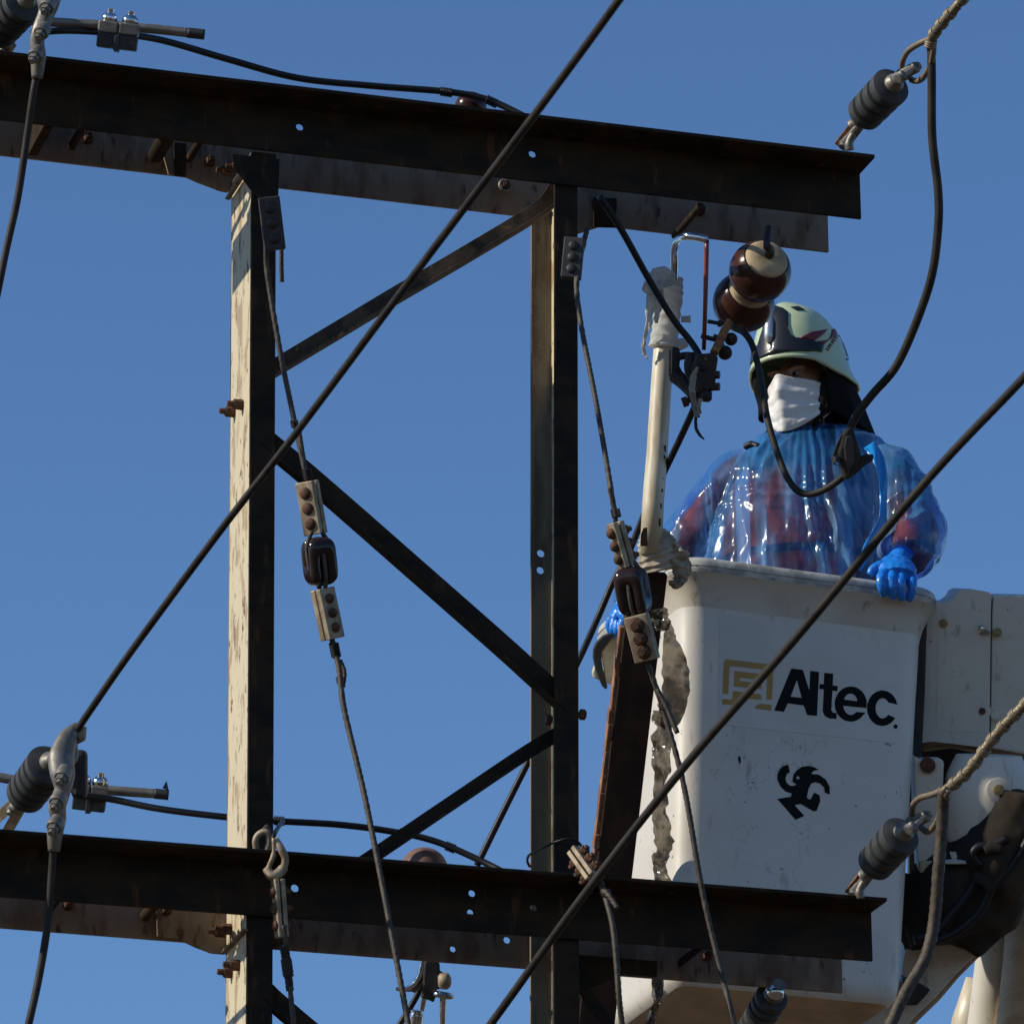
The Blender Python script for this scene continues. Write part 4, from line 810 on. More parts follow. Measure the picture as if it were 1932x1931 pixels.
ribbon('grey_tape', [(1313, 786, 12.9, 6), (1313, 806, 12.9, 6), (1320, 820, 12.9, 6), (1329, 829, 12.9, 2)], 0, 'black', 'thin black tape tail curling below the grey tape', 'tape', crumple=.001, seed=5)

# ================================================================== SWITCH CLAMP
m = MB(); m.tube(spl([U(1272, 530, 13.24), U(1272, 490, 13.2), U(1273, 466, 13.16), U(1279, 452, 13.12), U(1292, 446, 13.05), U(1312, 447, 13.03), U(1334, 452, 13.02)], 6), .0098, 16)
tag(m.build('hook_rod', M['chrome'], smooth=180), 'bright bent metal hook rod rising from the bandaged pipe', 'rod')
m = MB(); m.tube([U(1334, 452, 13.02), U(1333, 470, 13.02), U(1331, 560, 13.02), U(1328, 660, 13.0)], [.0050, .0060, .0058, .0052], 14); tag(m.build('red_rod', M['red'], smooth=180), 'thin dark red rod hanging from the hook to the switch clamp', 'rod')
def z2(x, y): return (1225.7+x*.2059, 447.2+y*.2059)
sw = thing('switch_clamp', 'black cast switch clamp cluster between the cream pipe and the brown insulator', 'clamp', U(1325, 700, 12.97))
def sb(name, pts, r, mt='black', n=12, **k):
    m = MB(); m.tube(spl([U(*z2(x, y), d) for x, y, d in pts], 5) if len(pts) > 2 else [U(*z2(x, y), d) for x, y, d in pts], r, n, **k); return m.build(name, M[mt], sw, smooth=60)
M['iron'] = mat('black_iron', (.018, .014, .013), .6, .2, c2=(.035, .02, .015), scale=(40, 40, 40), bump=.5, bscale=120)
sp([(205, 1000), (270, 1010), (285, 1080), (275, 1180), (300, 1230), (370, 1290), (385, 1450), (330, 1440), (230, 1310), (198, 1290)], 13.03, .04, M['iron'], 'jaw_plate', sw, .005, z2)
sb('upper_arm', [(270, 1095, 13.02), (330, 1085, 13.02), (400, 1090, 13.0), (440, 1110, 12.98)], .0095, 'iron')
sb('jaw', [(380, 1090, 13.0), (365, 1170, 12.98), (375, 1240, 12.98), (410, 1300, 12.98)], .014, 'iron')
sb('lower_arm', [(230, 1270, 13.04), (320, 1340, 13.02), (400, 1420, 13.0), (450, 1460, 12.98)], .018, 'iron')
sp([(430, 1070), (600, 1060), (630, 1100), (612, 1220), (600, 1380), (590, 1415), (500, 1410), (440, 1430), (400, 1300), (380, 1200)], 12.95, .05, M['iron'], 'body_casting', sw, .008, z2)
for x, y in ((618, 1262), (618, 1370)): sb('bolt', [(x-40, y, 12.96), (x+22, y, 12.955)], .0105, 'iron', 6)
sb('knob', [(300, 1518, 13.0), (350, 1500, 13.0)], .0125, 'bolt'); sb('knob_stem', [(345, 1500, 13.0), (410, 1470, 13.0)], .008, 'iron')
m = MB(); c = U(*z2(520, 1455), 12.96); m.lathe(c-RGT*.014, c+RGT*.014, [(0, .008), (.006, .0145), (.014, .0155), (.022, .0145), (.028, .008)], 16); m.build('lower_lug', M['iron'], sw, smooth=60)
sb('rust_link', [(735, 770, 13.04), (690, 850, 13.03), (640, 960, 13.01), (590, 1060, 12.98)], [.0105]*16, 'rust')
for x, y, d, r in ((745, 935, 13.05, .0150), (690, 1060, 13.04, .0165), (640, 1000, 13.03, .012)):
    m = MB(); c = U(*z2(x, y), d); m.lathe(c-TC*.014, c+TC*.016, [(0, r*.5), (.006, r), (.016, r*1.1), (.024, r), (.030, r*.6)], 18); m.build('eye_lug', M['iron'], sw, smooth=60)
sb('stud', [(530, 772, 13.04), (700, 800, 13.04)], .0050, 'iron'); sb('stud_nut', [(625, 790, 13.04), (660, 795, 13.04)], .0090, 'iron', 6)
sb('stud', [(470, 905, 13.03), (640, 950, 13.03)], .0060, 'iron'); sb('stud_nut', [(580, 920, 13.03), (625, 930, 13.03)], .0100, 'iron', 6)
m = MB(); m.tube([U(*z2(186, 1030), 13.03), U(*z2(184, 1275), 13.03)], .0028, 8); m.build('copper_edge', M['rust'], sw, smooth=180)
m = MB(); m.lathe(U(*z2(515, 1115), 12.943), U(*z2(515, 1115), 12.94), [(0, .0035), (.003, .003)], 8); m.build('pin_head', M['plug'], sw)

# connector hanging in front of the worker's chest
def z8(x, y): return (1532+x*.1072, 786.7+y*.1072)
cn = thing('wedge_connector', 'dark wedge shaped cable connector hanging in front of the right side of the chest', 'connector', U(1600, 860, 12.52))
sp([(610, 170), (720, 180), (760, 300), (860, 600), (880, 700), (790, 900), (690, 1090), (560, 1100), (505, 900), (440, 640), (480, 520), (540, 300)], 12.505, .035, M['cable'], 'wedge_body', cn, .008, z8)
sp([(520, 300), (560, 320), (470, 560), (420, 700), (400, 820), (470, 840), (560, 860), (560, 1000), (500, 850), (380, 830), (355, 720), (420, 520)], 12.51, .03, M['cable'], 'side_jaw', cn, .004, z8)
sp([(860, 680), (930, 660), (1060, 650), (1085, 680), (1075, 760), (1040, 790), (960, 830), (880, 900), (760, 1010), (700, 1060), (760, 850)], 12.515, .025, M['cable'], 'bolt_arm', cn, .004, z8)
m = MB(); m.tube([U(*z8(430, 790), 12.50), U(*z8(430, 690), 12.50)], .0085, 12); m.build('side_bolt', M['black'], cn, smooth=60)
sp([(600, 330), (700, 330), (740, 520), (760, 800), (640, 1000), (590, 800), (560, 520)], 12.497, .01, M['black'], 'wedge_face', cn, .003, z8)

# ================================================================== EARTHING CLAMP at the bottom
def z5(x, y): return (704+x*.1072, 1739+y*.1072)
ec = thing('earthing_clamp', 'shiny metal earthing clamp rising from the bottom edge between the posts', 'clamp', U(820, 1890, 12.72))
def eb(name, pts, r, mt, d=12.75, n=14, **k):
    m = MB(); m.tube(spl([U(*z5(x, y), d) for x, y in pts], 5) if len(pts) > 2 else [U(*z5(x, y), d) for x, y in pts], r, n, **k); return m.build(name, M[mt], ec, smooth=60)
eb('horn', [(400, 1165), (520, 1190), (640, 1150), (760, 1050), (840, 900), (860, 760), (880, 660)], [.0045]*5+[.0065]*10+[.008]*10+[.006]*6, 'chrome')
eb('horn_web', [(520, 1200), (700, 1180), (860, 1080), (900, 950), (960, 780), (1000, 660)], [.004]*5+[.009]*10+[.012]*11, 'galv', 12.76)
sp([(900, 680), (1000, 650), (1130, 690), (1175, 740), (1170, 870), (1250, 900), (1230, 1150), (1100, 1200), (1100, 1320), (1060, 1420), (1000, 1380), (830, 1330), (870, 1150), (880, 950)], 12.73, .03, M['poly'], 'clamp_casting', ec, .006, z5)
eb('copper_neck', [(890, 1330), (850, 1560)], [.0085, .0065], 'chrome'); eb('barrel', [(770, 1545), (765, 1620), (740, 1900), (720, 2200)], [.0150]*5+[.0175]*11, 'chrome')
m = MB(); c = U(*z5(1290, 1040), 12.73); m.lathe(c-RGT*.02, c+RGT*.012+UPV*.002, [(0, .012), (.006, .019), (.02, .021), (.028, .016), (.032, .006)], 24); m.build('brass_dome', M['clampm'], ec, smooth=60)
m = MB(); c = U(*z5(1235, 1280), 12.72); P = [c+RGT*math.cos(t)*.018+TC*math.sin(t)*.012-UPV*math.cos(t)*.003 for t in [2*math.pi*i/20 for i in range(21)]]; m.tube(P, .0075, 12, cap=False); m.build('eye_ring', M['chrome'], ec, smooth=180)
eb('shaft', [(1235, 1330), (1225, 1600), (1220, 2200)], .0085, 'chrome')
cable('earthing_lead', [(812, 1830, 12.78), (795, 1862, 12.78), (775, 1898, 12.78), (754, 1932, 12.78), (720, 1990, 12.78)], .0075, 'cable_dk', 'black lead leaving the earthing clamp towards the bottom edge')
# ================================================================== WORKER
PP = Plane(0.0, U(1520, 1000, 13.96))     # upright plane through the body, facing the camera; off > 0 is nearer
def W(x, y, off=0.0): return PP.at(x, y, off)
person = thing('person', 'worker in blue plastic film, pale green helmet and white mask, standing in the bucket', 'person', Vector(((W(1500, 1300)).x, W(1500, 1300).y, bloop(.9, 0)[0].z+.02)))
yaw = R(33); HF = Vector((-math.sin(yaw), -math.cos(yaw), -.05)).normalized(); HS = Z.cross(HF).normalized(); HU = HF.cross(HS).normalized()
if HU.z < 0: HU = -HU
HO = W(1512, 709, .02)
def H(f, s, u): return HO+HF*f+HS*s+HU*u
def tubeP(m, pts, rr, n=18, k=4, **kw):
    P = spl(pts, k); r2 = []
    for i in range(len(pts)-1):
        for j in range(k): r2.append(rr[i]*(1-j/k)+rr[i+1]*j/k)
    r2.append(rr[-1]); m.tube(P, r2, n, **kw)
def ell(m, c, a, b, d, n=20, k=12):
    rings = []
    for i in range(k+1):
        t = -math.pi/2+math.pi*i/k; rr = max(math.cos(t), .01)
        rings.append([c+a*math.cos(q)*rr+b*math.sin(q)*rr+d*math.sin(t) for q in [2*math.pi*j/n for j in range(n)]])
    m.loft(rings)
M['skin'] = mat('skin', (.30, .15, .09), .5, 0, c2=(.25, .115, .065), scale=(20, 20, 20), bump=.1)
M['skin'].node_tree.nodes['Principled BSDF'].inputs['Subsurface Weight'].default_value = .1
# joints
rimL = bloop(0, .02); G1 = None
shR, elR, wrR = W(1680, 900, .02), W(1729, 1008, .08), PB.at(1711, 1056, -.045)
shL, elL, wrL = W(1392, 905, -.02), W(1302, 1016, -.06), W(1196, 1148, -.12)
pel, chest, neck = W(1500, 1300), W(1520, 960), W(1518, 838)
# body (one continuous surface): head, neck, trunk, arms, legs
m = MB()
hc = H(.0, 0, -.062); ell(m, hc, HF*.098, HS*.077, HU*.118); ell(m, H(.010, 0, -.120), HF*.074, HS*.058, HU*.054)
ell(m, H(.060, 0, -.060), HF*.040, HS*.052, HU*.040)
tubeP(m, [H(.088, 0, -.030), H(.104, 0, -.060), H(.112, 0, -.090), H(.100, 0, -.100)], [.011, .013, .0165, .012], 10)
ell(m, H(.090, 0, -.122), HF*.018, HS*.028, HU*.012); ell(m, H(.072, 0, -.160), HF*.020, HS*.024, HU*.016)
for s_ in (-1, 1):
    ell(m, H(.078, s_*.034, -.008), HF*.018, HS*.026, HU*.010); ell(m, H(-.008, s_*.080, -.068), HF*.022, HS*.010, HU*.034)
tubeP(m, [H(-.01, 0, -.12), neck, W(1520, 880)], [.062, .066, .09])
tubeP(m, [W(1520, 865), chest, W(1510, 1120), pel, pel-Z*.12], [.10, .15, .145, .15, .12], 20, flat=(1, .85), ref=RGT)
for sh, el, wr in ((shR, elR, wrR), (shL, elL, wrL)): tubeP(m, [W(1520, 880).lerp(sh, .5), sh, sh.lerp(el, .5), el, el.lerp(wr, .5), wr], [.07, .062, .052, .043, .038, .028])
for s_ in (-1, 1): tubeP(m, [pel+RGT*.08*s_, pel+RGT*.10*s_-Z*.35, pel+RGT*.11*s_+TC*.03-Z*.62, pel+RGT*.11*s_-Z*.80], [.085, .07, .055, .05])
remesh(m, 'body', M['skin'], person, .0065, 3)
for s_ in (-1, 1):
    e = MB(); ell(e, H(.085, s_*.031, -.024), HF*.011, HS*.0115, HU*.0080, 14, 8); eo = e.build('eye', mat('eye_white', (.20, .16, .13), .35), person, smooth=180)
    e = MB(); ell(e, H(.0945, s_*.031, -.026), HF*.004, HS*.0055, HU*.0055, 12, 6); e.build('iris', M['ink'], eo, smooth=180)
    e = MB(); e.tube([H(.093, s_*.014, -.004), H(.098, s_*.030, .001), H(.086, s_*.050, -.004)], [.003, .004, .002], 8); e.build('eyebrow', M['black'], person, smooth=180)

# overalls, and the loose film gown over them
def limb_set(m, k, arms=1.0, cuffs=True):
    T = []
    for y, rx, ry, dx, off in ((812, .085, .060, 1540, -.005), (824, .125, .078, 1545, 0), (842, .180, .098, 1542, 0), (876, .215, .116, 1532, .0), (930, .228, .130, 1526, .005), (1000, .236, .142, 1518, .008), (1080, .240, .150, 1512, .01), (1160, .235, .150, 1508, .01), (1260, .20, .14, 1500, 0), (1330, .17, .13, 1500, 0)):
        c = W(dx, y, off); T.append([c+RGT*math.cos(q)*rx*k - Vector((0, 1, 0))*math.sin(q)*ry*k for q in [2*math.pi*j/36 for j in range(36)]])
    m.loft(T)
    for sh, el, wr, r0 in ((shR, elR, wrR, .98), (shL, elL, wrL, .90)):
        c0 = W(1520, 900).lerp(sh, .55)
        P = [c0, sh, sh.lerp(el, .55), el, el.lerp(wr, .5), el.lerp(wr, 1.04)]
        tubeP(m, P, [q*k*arms*r0 for q in (.080, .077, .076, .075, .070, .062)], 20)
m = MB(); limb_set(m, .90, .93)
M['orange'] = mat('orange_cotton', (.48, .10, .05), .85, 0, c2=(.24, .05, .04), scale=(20, 20, 20), bump=.4, spec=.15)
nt = M['orange'].node_tree; N = nt.nodes; L_ = nt.links
# navy patches and grey bands woven into the overalls
tc = N.new('ShaderNodeTexCoord'); sx = N.new('ShaderNodeSeparateXYZ'); L_.new(tc.outputs['Object'], sx.inputs[0])
def band(lo_, hi_, src):
    a_ = N.new('ShaderNodeMath'); a_.operation = 'GREATER_THAN'; a_.inputs[1].default_value = lo_; L_.new(src, a_.inputs[0])
    b_ = N.new('ShaderNodeMath'); b_.operation = 'LESS_THAN'; b_.inputs[1].default_value = hi_; L_.new(src, b_.inputs[0])
    c_ = N.new('ShaderNodeMath'); c_.operation = 'MULTIPLY'; L_.new(a_.outputs[0], c_.inputs[0]); L_.new(b_.outputs[0], c_.inputs[1]); return c_.outputs[0]
def mixin(fac, col):
    b = N['Principled BSDF']; src = b.inputs['Base Color'].links[0].from_socket; x = N.new('ShaderNodeMix'); x.data_type = 'RGBA'; L_.new(fac, x.inputs[0]); L_.new(src, x.inputs[6]); x.inputs[7].default_value = (*col, 1); L_.new(x.outputs[2], b.inputs['Base Color'])
zb = W(1500, 1060).z-person.location.z; zt_ = W(1500, 905).z-person.location.z
mixin(band(zt_, 9, sx.outputs[2]), (.012, .020, .05)); mixin(band(zb-.020, zb+.004, sx.outputs[2]), (.04, .03, .06)); mixin(band(-9, zb-.11, sx.outputs[2]), (.02, .03, .07))
ax_ = N.new('ShaderNodeMath'); ax_.operation = 'ABSOLUTE'; L_.new(sx.outputs[0], ax_.inputs[0]); mixin(band(.115, .150, ax_.outputs[0]), (.35, .36, .36))
remesh(m, 'overalls', M['orange'], person, .012, 4, lambda p, n: n*(.006*noise.noise(p*14)))
m = MB(); tubeP(m, [W(1494, 833, .0), W(1497, 820, .01), W(1500, 806, .02)], [.078, .072, .068], 24, ref=RGT); m.build('collar', M['orange'], person, smooth=180)
m = MB(); m.tube(spl([W(1432, 842, .075), W(1418, 838, .06), W(1404, 845, .05)], 5), [.008]*5+[.010]*5+[.004], 10); m.build('collar_tab', M['cable_dk'], person, smooth=180)

# film gown
m = MB(); limb_set(m, 1.0, 1.0)
Pc = W(1518, 960)
def folds(p, n):
    q = p-Pc; zdn = max(0.0, min(1.0, (Pc.z+.12-p.z)/.30)); onarm = min(1.0, max(0.0, (abs(q.x-.0)-.235)/.05))
    th = math.atan2(q.x*1.0, -(q.y))
    wv = Vector((th*2.1+.5*noise.noise(p*3.5), q.z*1.3+th*.5, 3.0+onarm*4))
    a = (1-abs(noise.noise(wv))*2.6); b = (1-abs(noise.noise(Vector((th*5.0+q.z*1.4+.6*noise.noise(p*6), q.z*2.6, 9))))*2.4)
    body = .020*a*zdn+.008*b*(.45+.55*zdn)
    ck = Vector((q.x*16-q.z*10, q.y*14, q.z*16+q.x*10)); arm = .007*(1-abs(noise.noise(ck*.8))*2.2)+.002*(1-abs(noise.noise(ck*2.0))*2)
    ck2 = Vector((q.x*13+q.z*7+2.5*noise.noise(p*5), q.y*12, q.z*11-q.x*6)); fine = (.0060-.0035*onarm)*(1-abs(noise.noise(ck2))*3.2)*(.35+.65*abs(noise.noise(p*4)+.3))+.0008*(1-abs(noise.noise(Vector((p.x*26, p.y*26, p.z*14))))*2)
    return n*(body*(1-onarm)+arm*onarm+fine+.004)
F = bpy.data.materials.new('blue_film'); F.use_nodes = True; nt = F.node_tree; N = nt.nodes; L_ = nt.links; b = N['Principled BSDF']
b.inputs['Base Color'].default_value = (.030, .20, .50, 1); b.inputs['Roughness'].default_value = .20; b.inputs['Coat Weight'].default_value = 1; b.inputs['Coat Roughness'].default_value = .045; b.inputs['Specular IOR Level'].default_value = .7
tr = N.new('ShaderNodeBsdfTransparent'); tr.inputs[0].default_value = (.60, .68, 1.0, 1); mx = N.new('ShaderNodeMixShader')
tc = N.new('ShaderNodeTexCoord'); mp = N.new('ShaderNodeMapping'); mp.inputs['Scale'].default_value = (16, 9, 2.6); L_.new(tc.outputs['Object'], mp.inputs[0])
no = N.new('ShaderNodeTexNoise'); no.inputs['Scale'].default_value = 1; no.inputs['Detail'].default_value = 3; L_.new(mp.outputs[0], no.inputs[0])
mr = N.new('ShaderNodeMapRange'); mr.inputs[1].default_value = .40; mr.inputs[2].default_value = .60; mr.inputs[3].default_value = .14; mr.inputs[4].default_value = .80; L_.new(no.outputs[0], mr.inputs[0])
lw = N.new('ShaderNodeLayerWeight'); lw.inputs[0].default_value = .5; r5 = N.new('ShaderNodeMapRange'); r5.inputs[1].default_value = .55; r5.inputs[2].default_value = 1.0; r5.inputs[4].default_value = .75; L_.new(lw.outputs[1], r5.inputs[0])
ma = N.new('ShaderNodeMath'); ma.operation = 'ADD'; ma.use_clamp = True; L_.new(mr.outputs[0], ma.inputs[0]); L_.new(r5.outputs[0], ma.inputs[1]); L_.new(ma.outputs[0], mx.inputs[0]); L_.new(tr.outputs[0], mx.inputs[1]); L_.new(b.outputs[0], mx.inputs[2]); L_.new(mx.outputs[0], N['Material Output'].inputs[0])
m2 = N.new('ShaderNodeMapping'); m2.inputs['Scale'].default_value = (22, 18, 8); L_.new(tc.outputs['Object'], m2.inputs[0]); n2 = N.new('ShaderNodeTexVoronoi'); n2.inputs['Scale'].default_value = 1; n2.feature = 'F1'; L_.new(m2.outputs[0], n2.inputs[0])
bp_ = N.new('ShaderNodeBump'); bp_.inputs['Strength'].default_value = .24; bp_.inputs['Distance'].default_value = .008; L_.new(n2.outputs[0], bp_.inputs['Height']); L_.new(bp_.outputs[0], b.inputs['Normal']); L_.new(bp_.outputs[0], b.inputs['Coat Normal'])
n3 = N.new('ShaderNodeTexNoise'); m3 = N.new('ShaderNodeMapping'); m3.inputs['Scale'].default_value = (11, 8, 3.2); m3.inputs['Location'].default_value = (3, 1, 2); L_.new(tc.outputs['Object'], m3.inputs[0]); L_.new(m3.outputs[0], n3.inputs[0]); n3.inputs['Scale'].default_value = 1; n3.inputs['Detail'].default_value = 5
r3 = N.new('ShaderNodeMapRange'); r3.inputs[1].default_value = .48; r3.inputs[2].default_value = .68; L_.new(n3.outputs[0], r3.inputs[0]); x3 = N.new('ShaderNodeMix'); x3.data_type = 'RGBA'; L_.new(r3.outputs[0], x3.inputs[0]); x3.inputs[6].default_value = (.045, .235, .53, 1); x3.inputs[7].default_value = (.30, .50, .74, 1); L_.new(x3.outputs[2], b.inputs['Base Color'])
tl_ = N.new('ShaderNodeBsdfTranslucent'); tl_.inputs[0].default_value = (.25, .50, .85, 1); xm = N.new('ShaderNodeMixShader'); xm.inputs[0].default_value = .30
L_.new(b.outputs[0], xm.inputs[1]); L_.new(tl_.outputs[0], xm.inputs[2]); L_.new(xm.outputs[0], mx.inputs[2])
gown = remesh(m, 'film_gown', F, person, .0048, 6, folds)
# open the neck of the film
bm = bmesh.new(); bm.from_mesh(gown.data); zc_ = W(1518, 818).z-person.location.z
bmesh.ops.delete(bm, geom=[f for f in bm.faces if f.calc_center_median().z > zc_], context='FACES'); bm.to_mesh(gown.data); bm.free()

# helmet
def hshell(a, t, off=0.0):
    "a: direction round the head (0 ahead, 90 deg at the viewer's right), t: 0 edge .. 1 crown"
    ca, sa = math.cos(a), math.sin(a); rf, rb, rs = .148, .158, .124
    Rr = 1/math.sqrt((ca/(rf if ca > 0 else rb))**2+(sa/rs)**2)
    back = max(0, -math.cos(a)); side = abs(sa)
    ze = .006-.016*side**2*(1 if ca > -.2 else 1)-.034*back - .018*max(0, math.sin(2*(abs(a)-R(45))))*(1 if abs(a) > R(45) else 0)
    tau = t*math.pi/2; top = .180
    r = Rr*max(math.cos(tau), 0)**.72
    fl = math.exp(-(max(t, 0)/.07)**1.4); r += (.010+.016*max(0, math.sin(abs(a)-R(60)))**2)*fl
    z = ze+(top-ze)*(math.sin(max(tau, 0))**.95 + min(tau, 0))
    f = ca*r+.030*math.sin(tau)**2; s = sa*r
    # central comb
    z += .010*math.exp(-(s/.03)**2)*math.sin(tau)
    p = H(f, s, z); c = H(.0, 0, .03); d = (p-c).normalized(); return p+d*off
M['shell'] = mat('pale_green_shell', (.52, .60, .36), .32, 0, c2=(.47, .55, .33), scale=(12, 12, 12), coat=.3, rvar=.08)
helmet_rings = []
m = MB(); NA = 72; NT = 22; V = []; Fc = []
for i in range(NT+1):
    t = (i/NT)**1.15*.985
    for j in range(NA): V.append(hshell(2*math.pi*j/NA-math.pi, t))
for i in range(NT):
    for j in range(NA): k = (j+1) % NA; Fc.append((i*NA+j, i*NA+k, (i+1)*NA+k, (i+1)*NA+j))
Fc.append(tuple(NT*NA+j for j in range(NA))); m.add(V, Fc)
helmet = m.build('helmet', M['shell'], person, smooth=180); md = helmet.modifiers.new('t', 'SOLIDIFY'); md.thickness = .007; md.offset = -1
def hpatch(lo_, up_, a0, a1, mt, name, off=.0022, na=60, nt_=24, th=.004, par=None):
    "ruled patch of the shell between two curves given as functions of direction"
    V = []; Fc = []
    for i in range(na+1):
        a = a0+(a1-a0)*i/na
        for j in range(nt_+1):
            s = j/nt_; V.append(hshell(R(a), lo_(a)+(up_(a)-lo_(a))*s, off))
    for i in range(na):
        for j in range(nt_): Fc.append((i*(nt_+1)+j, i*(nt_+1)+j+1, (i+1)*(nt_+1)+j+1, (i+1)*(nt_+1)+j))
    m = MB(); m.add(V, Fc); o = m.build(name, M[mt] if isinstance(mt, str) else mt, par or helmet, smooth=180); md = o.modifiers.new('t', 'SOLIDIFY'); md.thickness = th; md.offset = 0; return o
def interp(tab):
    def f(a):
        a = abs(a)
        for (x0, y0), (x1, y1) in zip(tab, tab[1:]):
            if a <= x1: return y0+(y1-y0)*(a-x0)/(x1-x0)
        return tab[-1][1]
    return f
M['curtain'] = mat('black_curtain', (.008, .008, .009), .9, 0, c2=(.014, .012, .011), scale=(9, 9, 9), bump=.4, bscale=60, spec=.1)
M['visor'] = mat('black_gloss', (.012, .012, .014), .30, 0, coat=.15, spec=.35)
hp_up = interp([(0, .87), (5, .86), (10, .82), (14, .74), (16, .60), (18, .46), (22, .36), (28, .31), (40, .27), (55, .22), (72, .17), (80, .14)])
VISOR_PAIRS = [((130, 850), (150, 690)), ((230, 800), (235, 650)), ((300, 770), (280, 605)), ((350, 750), (330, 440)), ((400, 735), (380, 280)), ((450, 722), (430, 185)), ((520, 706), (500, 140)), ((590, 693), (600, 140)), ((640, 687), (655, 190)),
     ((665, 684), (652, 320)), ((690, 682), (672, 430)), ((720, 680), (705, 485)), ((760, 678), (755, 512)), ((850, 678), (850, 525)), ((950, 684), (960, 552)), ((1090, 692), (1115, 606))]
# printed marks on the side: found where the shell is seen at a picture position
_g = [(a, t, hshell(R(a), t)) for a in range(-60, 150, 2) for t in [i/60 for i in range(58)]]
def hinv(x, y):
    r = ray(x, y).normalized(); best = None
    for a, t, p in _g:
        v = p-CAM; dd = (v-r*v.dot(r)).length
        if best is None or dd < best[0]: best = (dd, a, t)
    _, a, t = best
    for st in (1.0, .5, .25, .1):
        for da in (-st, 0, st):
            for dt in (-.01*st, 0, .01*st):
                v = hshell(R(a+da), t+dt)-CAM; dd = (v-r*v.dot(r)).length
                if dd < best[0]: best = (dd, a+da, t+dt)
        _, a, t = best
    return a, t
def zh(x, y): return (1391+x*.1458, 563+y*.1458)
def hdecal(pts, mt, name, off=.0018, n=6):
    "quad given by 4 picture positions, tessellated over the curved shell"
    q = [hinv(*zh(*p)) for p in pts]; V = []; Fc = []
    for i in range(n+1):
        for j in range(n+1):
            u, v = i/n, j/n; a = (q[0][0]*(1-u)+q[1][0]*u)*(1-v)+(q[3][0]*(1-u)+q[2][0]*u)*v; t = (q[0][1]*(1-u)+q[1][1]*u)*(1-v)+(q[3][1]*(1-u)+q[2][1]*u)*v
            V.append(hshell(R(a), t, off))
    for i in range(n):
        for j in range(n): Fc.append((i*(n+1)+j, i*(n+1)+j+1, (i+1)*(n+1)+j+1, (i+1)*(n+1)+j))
    m = MB(); m.add(V, Fc); o = m.build(name, mt, helmet, smooth=180); md = o.modifiers.new('t', 'SOLIDIFY'); md.thickness = .0012; md.offset = 0
M['maroon'] = mat('maroon_print', (.16, .012, .016), .4)
Q_ = [(hinv(*zh(*a)), hinv(*zh(*b))) for a, b in VISOR_PAIRS]; V = []; Fc = []; ns = 14; cols = []
for (l0, u0), (l1, u1) in zip(Q_, Q_[1:]):
    for k in range(4): f = k/4; cols.append((tuple(l0[i]*(1-f)+l1[i]*f for i in (0, 1)), tuple(u0[i]*(1-f)+u1[i]*f for i in (0, 1))))
cols.append(Q_[-1])
for l, u in cols:
    for j in range(ns+1): f = j/ns; V.append(hshell(R(l[0]*(1-f)+u[0]*f), max(l[1]*(1-f)+u[1]*f, .02), .003))
for i in range(len(cols)-1):
    for j in range(ns): Fc.append((i*(ns+1)+j, i*(ns+1)+j+1, (i+1)*(ns+1)+j+1, (i+1)*(ns+1)+j))
m = MB(); m.add(V, Fc); vh = m.build('visor_housing', M['visor'], helmet, smooth=180); md = vh.modifiers.new('t', 'SOLIDIFY'); md.thickness = .004; md.offset = 0
# lamp-like reflector on the brow
m = MB(); h0, h1 = hinv(*zh(430, 585)), hinv(*zh(440, 260)); c0 = hshell(R(h0[0]), h0[1], .003); c1 = hshell(R(h1[0]), h1[1], .003); nrm = (hshell(R(h0[0]), h0[1], 1)-hshell(R(h0[0]), h0[1], 0)).normalized()
tubeP(m, [c0, c0.lerp(c1, .25)+nrm*.006, c0.lerp(c1, .75)+nrm*.006, c1], [.006, .0125, .0135, .009], 16)
lam = m.build('brow_badge', M['galv'], helmet, smooth=180)
M['silver'] = mat('silver_badge', (.55, .54, .52), .3, .6); lam.data.materials[0] = M['silver']
hdecal([(810, 510), (985, 430), (1165, 397), (985, 555)], M['maroon'], 'stripe_mark'); hdecal([(1010, 560), (1190, 400), (1222, 403), (1118, 600)], M['maroon'], 'stripe_mark')
for i in range(7):
    x0 = 1155+i*21; y0 = 655-i*29
    hdecal([(x0-12, y0-4), (x0-2, y0-14), (x0+30, y0+10), (x0+22, y0+22)], M['maroon'], 'letter_mark', n=2)
    if i % 2: hdecal([(x0+2, y0-20), (x0+8, y0-26), (x0+18, y0-2), (x0+10, y0+4)], M['maroon'], 'letter_mark', n=2)
hdecal([(1305, 470), (1375, 520), (1470, 735), (1375, 745)], M['visor'], 'rear_vent', .003); hdecal([(1375, 745), (1475, 740), (1462, 795), (1400, 785)], M['visor'], 'rear_vent', .003)
hdecal([(690, 115), (790, 105), (880, 155), (770, 160)], M['visor'], 'crown_vent', .0015)
# neck curtain
def curtain(a0, a1, lowf, name, n=40, k=14, foldz=1.0):
    V = []; Fc = []
    for i in range(n+1):
        a = R(a0+(a1-a0)*i/n); top = hshell(a, .03, -.012); lo_ = lowf(math.degrees(a))
        for j in range(k+1):
            s = j/k; rad, z = lo_; q = H(math.cos(a)*rad*1.0-.02, math.sin(a)*rad, z); p = top.lerp(q, s)+(q-HO).normalized()*(.012*math.sin(s*math.pi)*noise.noise(Vector((a*3, s*2, 1)))+.006*s*math.sin(a*9)*foldz)
            V.append(p)
    for i in range(n):
        for j in range(k): Fc.append((i*(k+1)+j, i*(k+1)+j+1, (i+1)*(k+1)+j+1, (i+1)*(k+1)+j))
    m = MB(); m.add(V, Fc); o = m.build(name, M['curtain'], helmet, smooth=180); md = o.modifiers.new('t', 'SOLIDIFY'); md.thickness = .004; return o
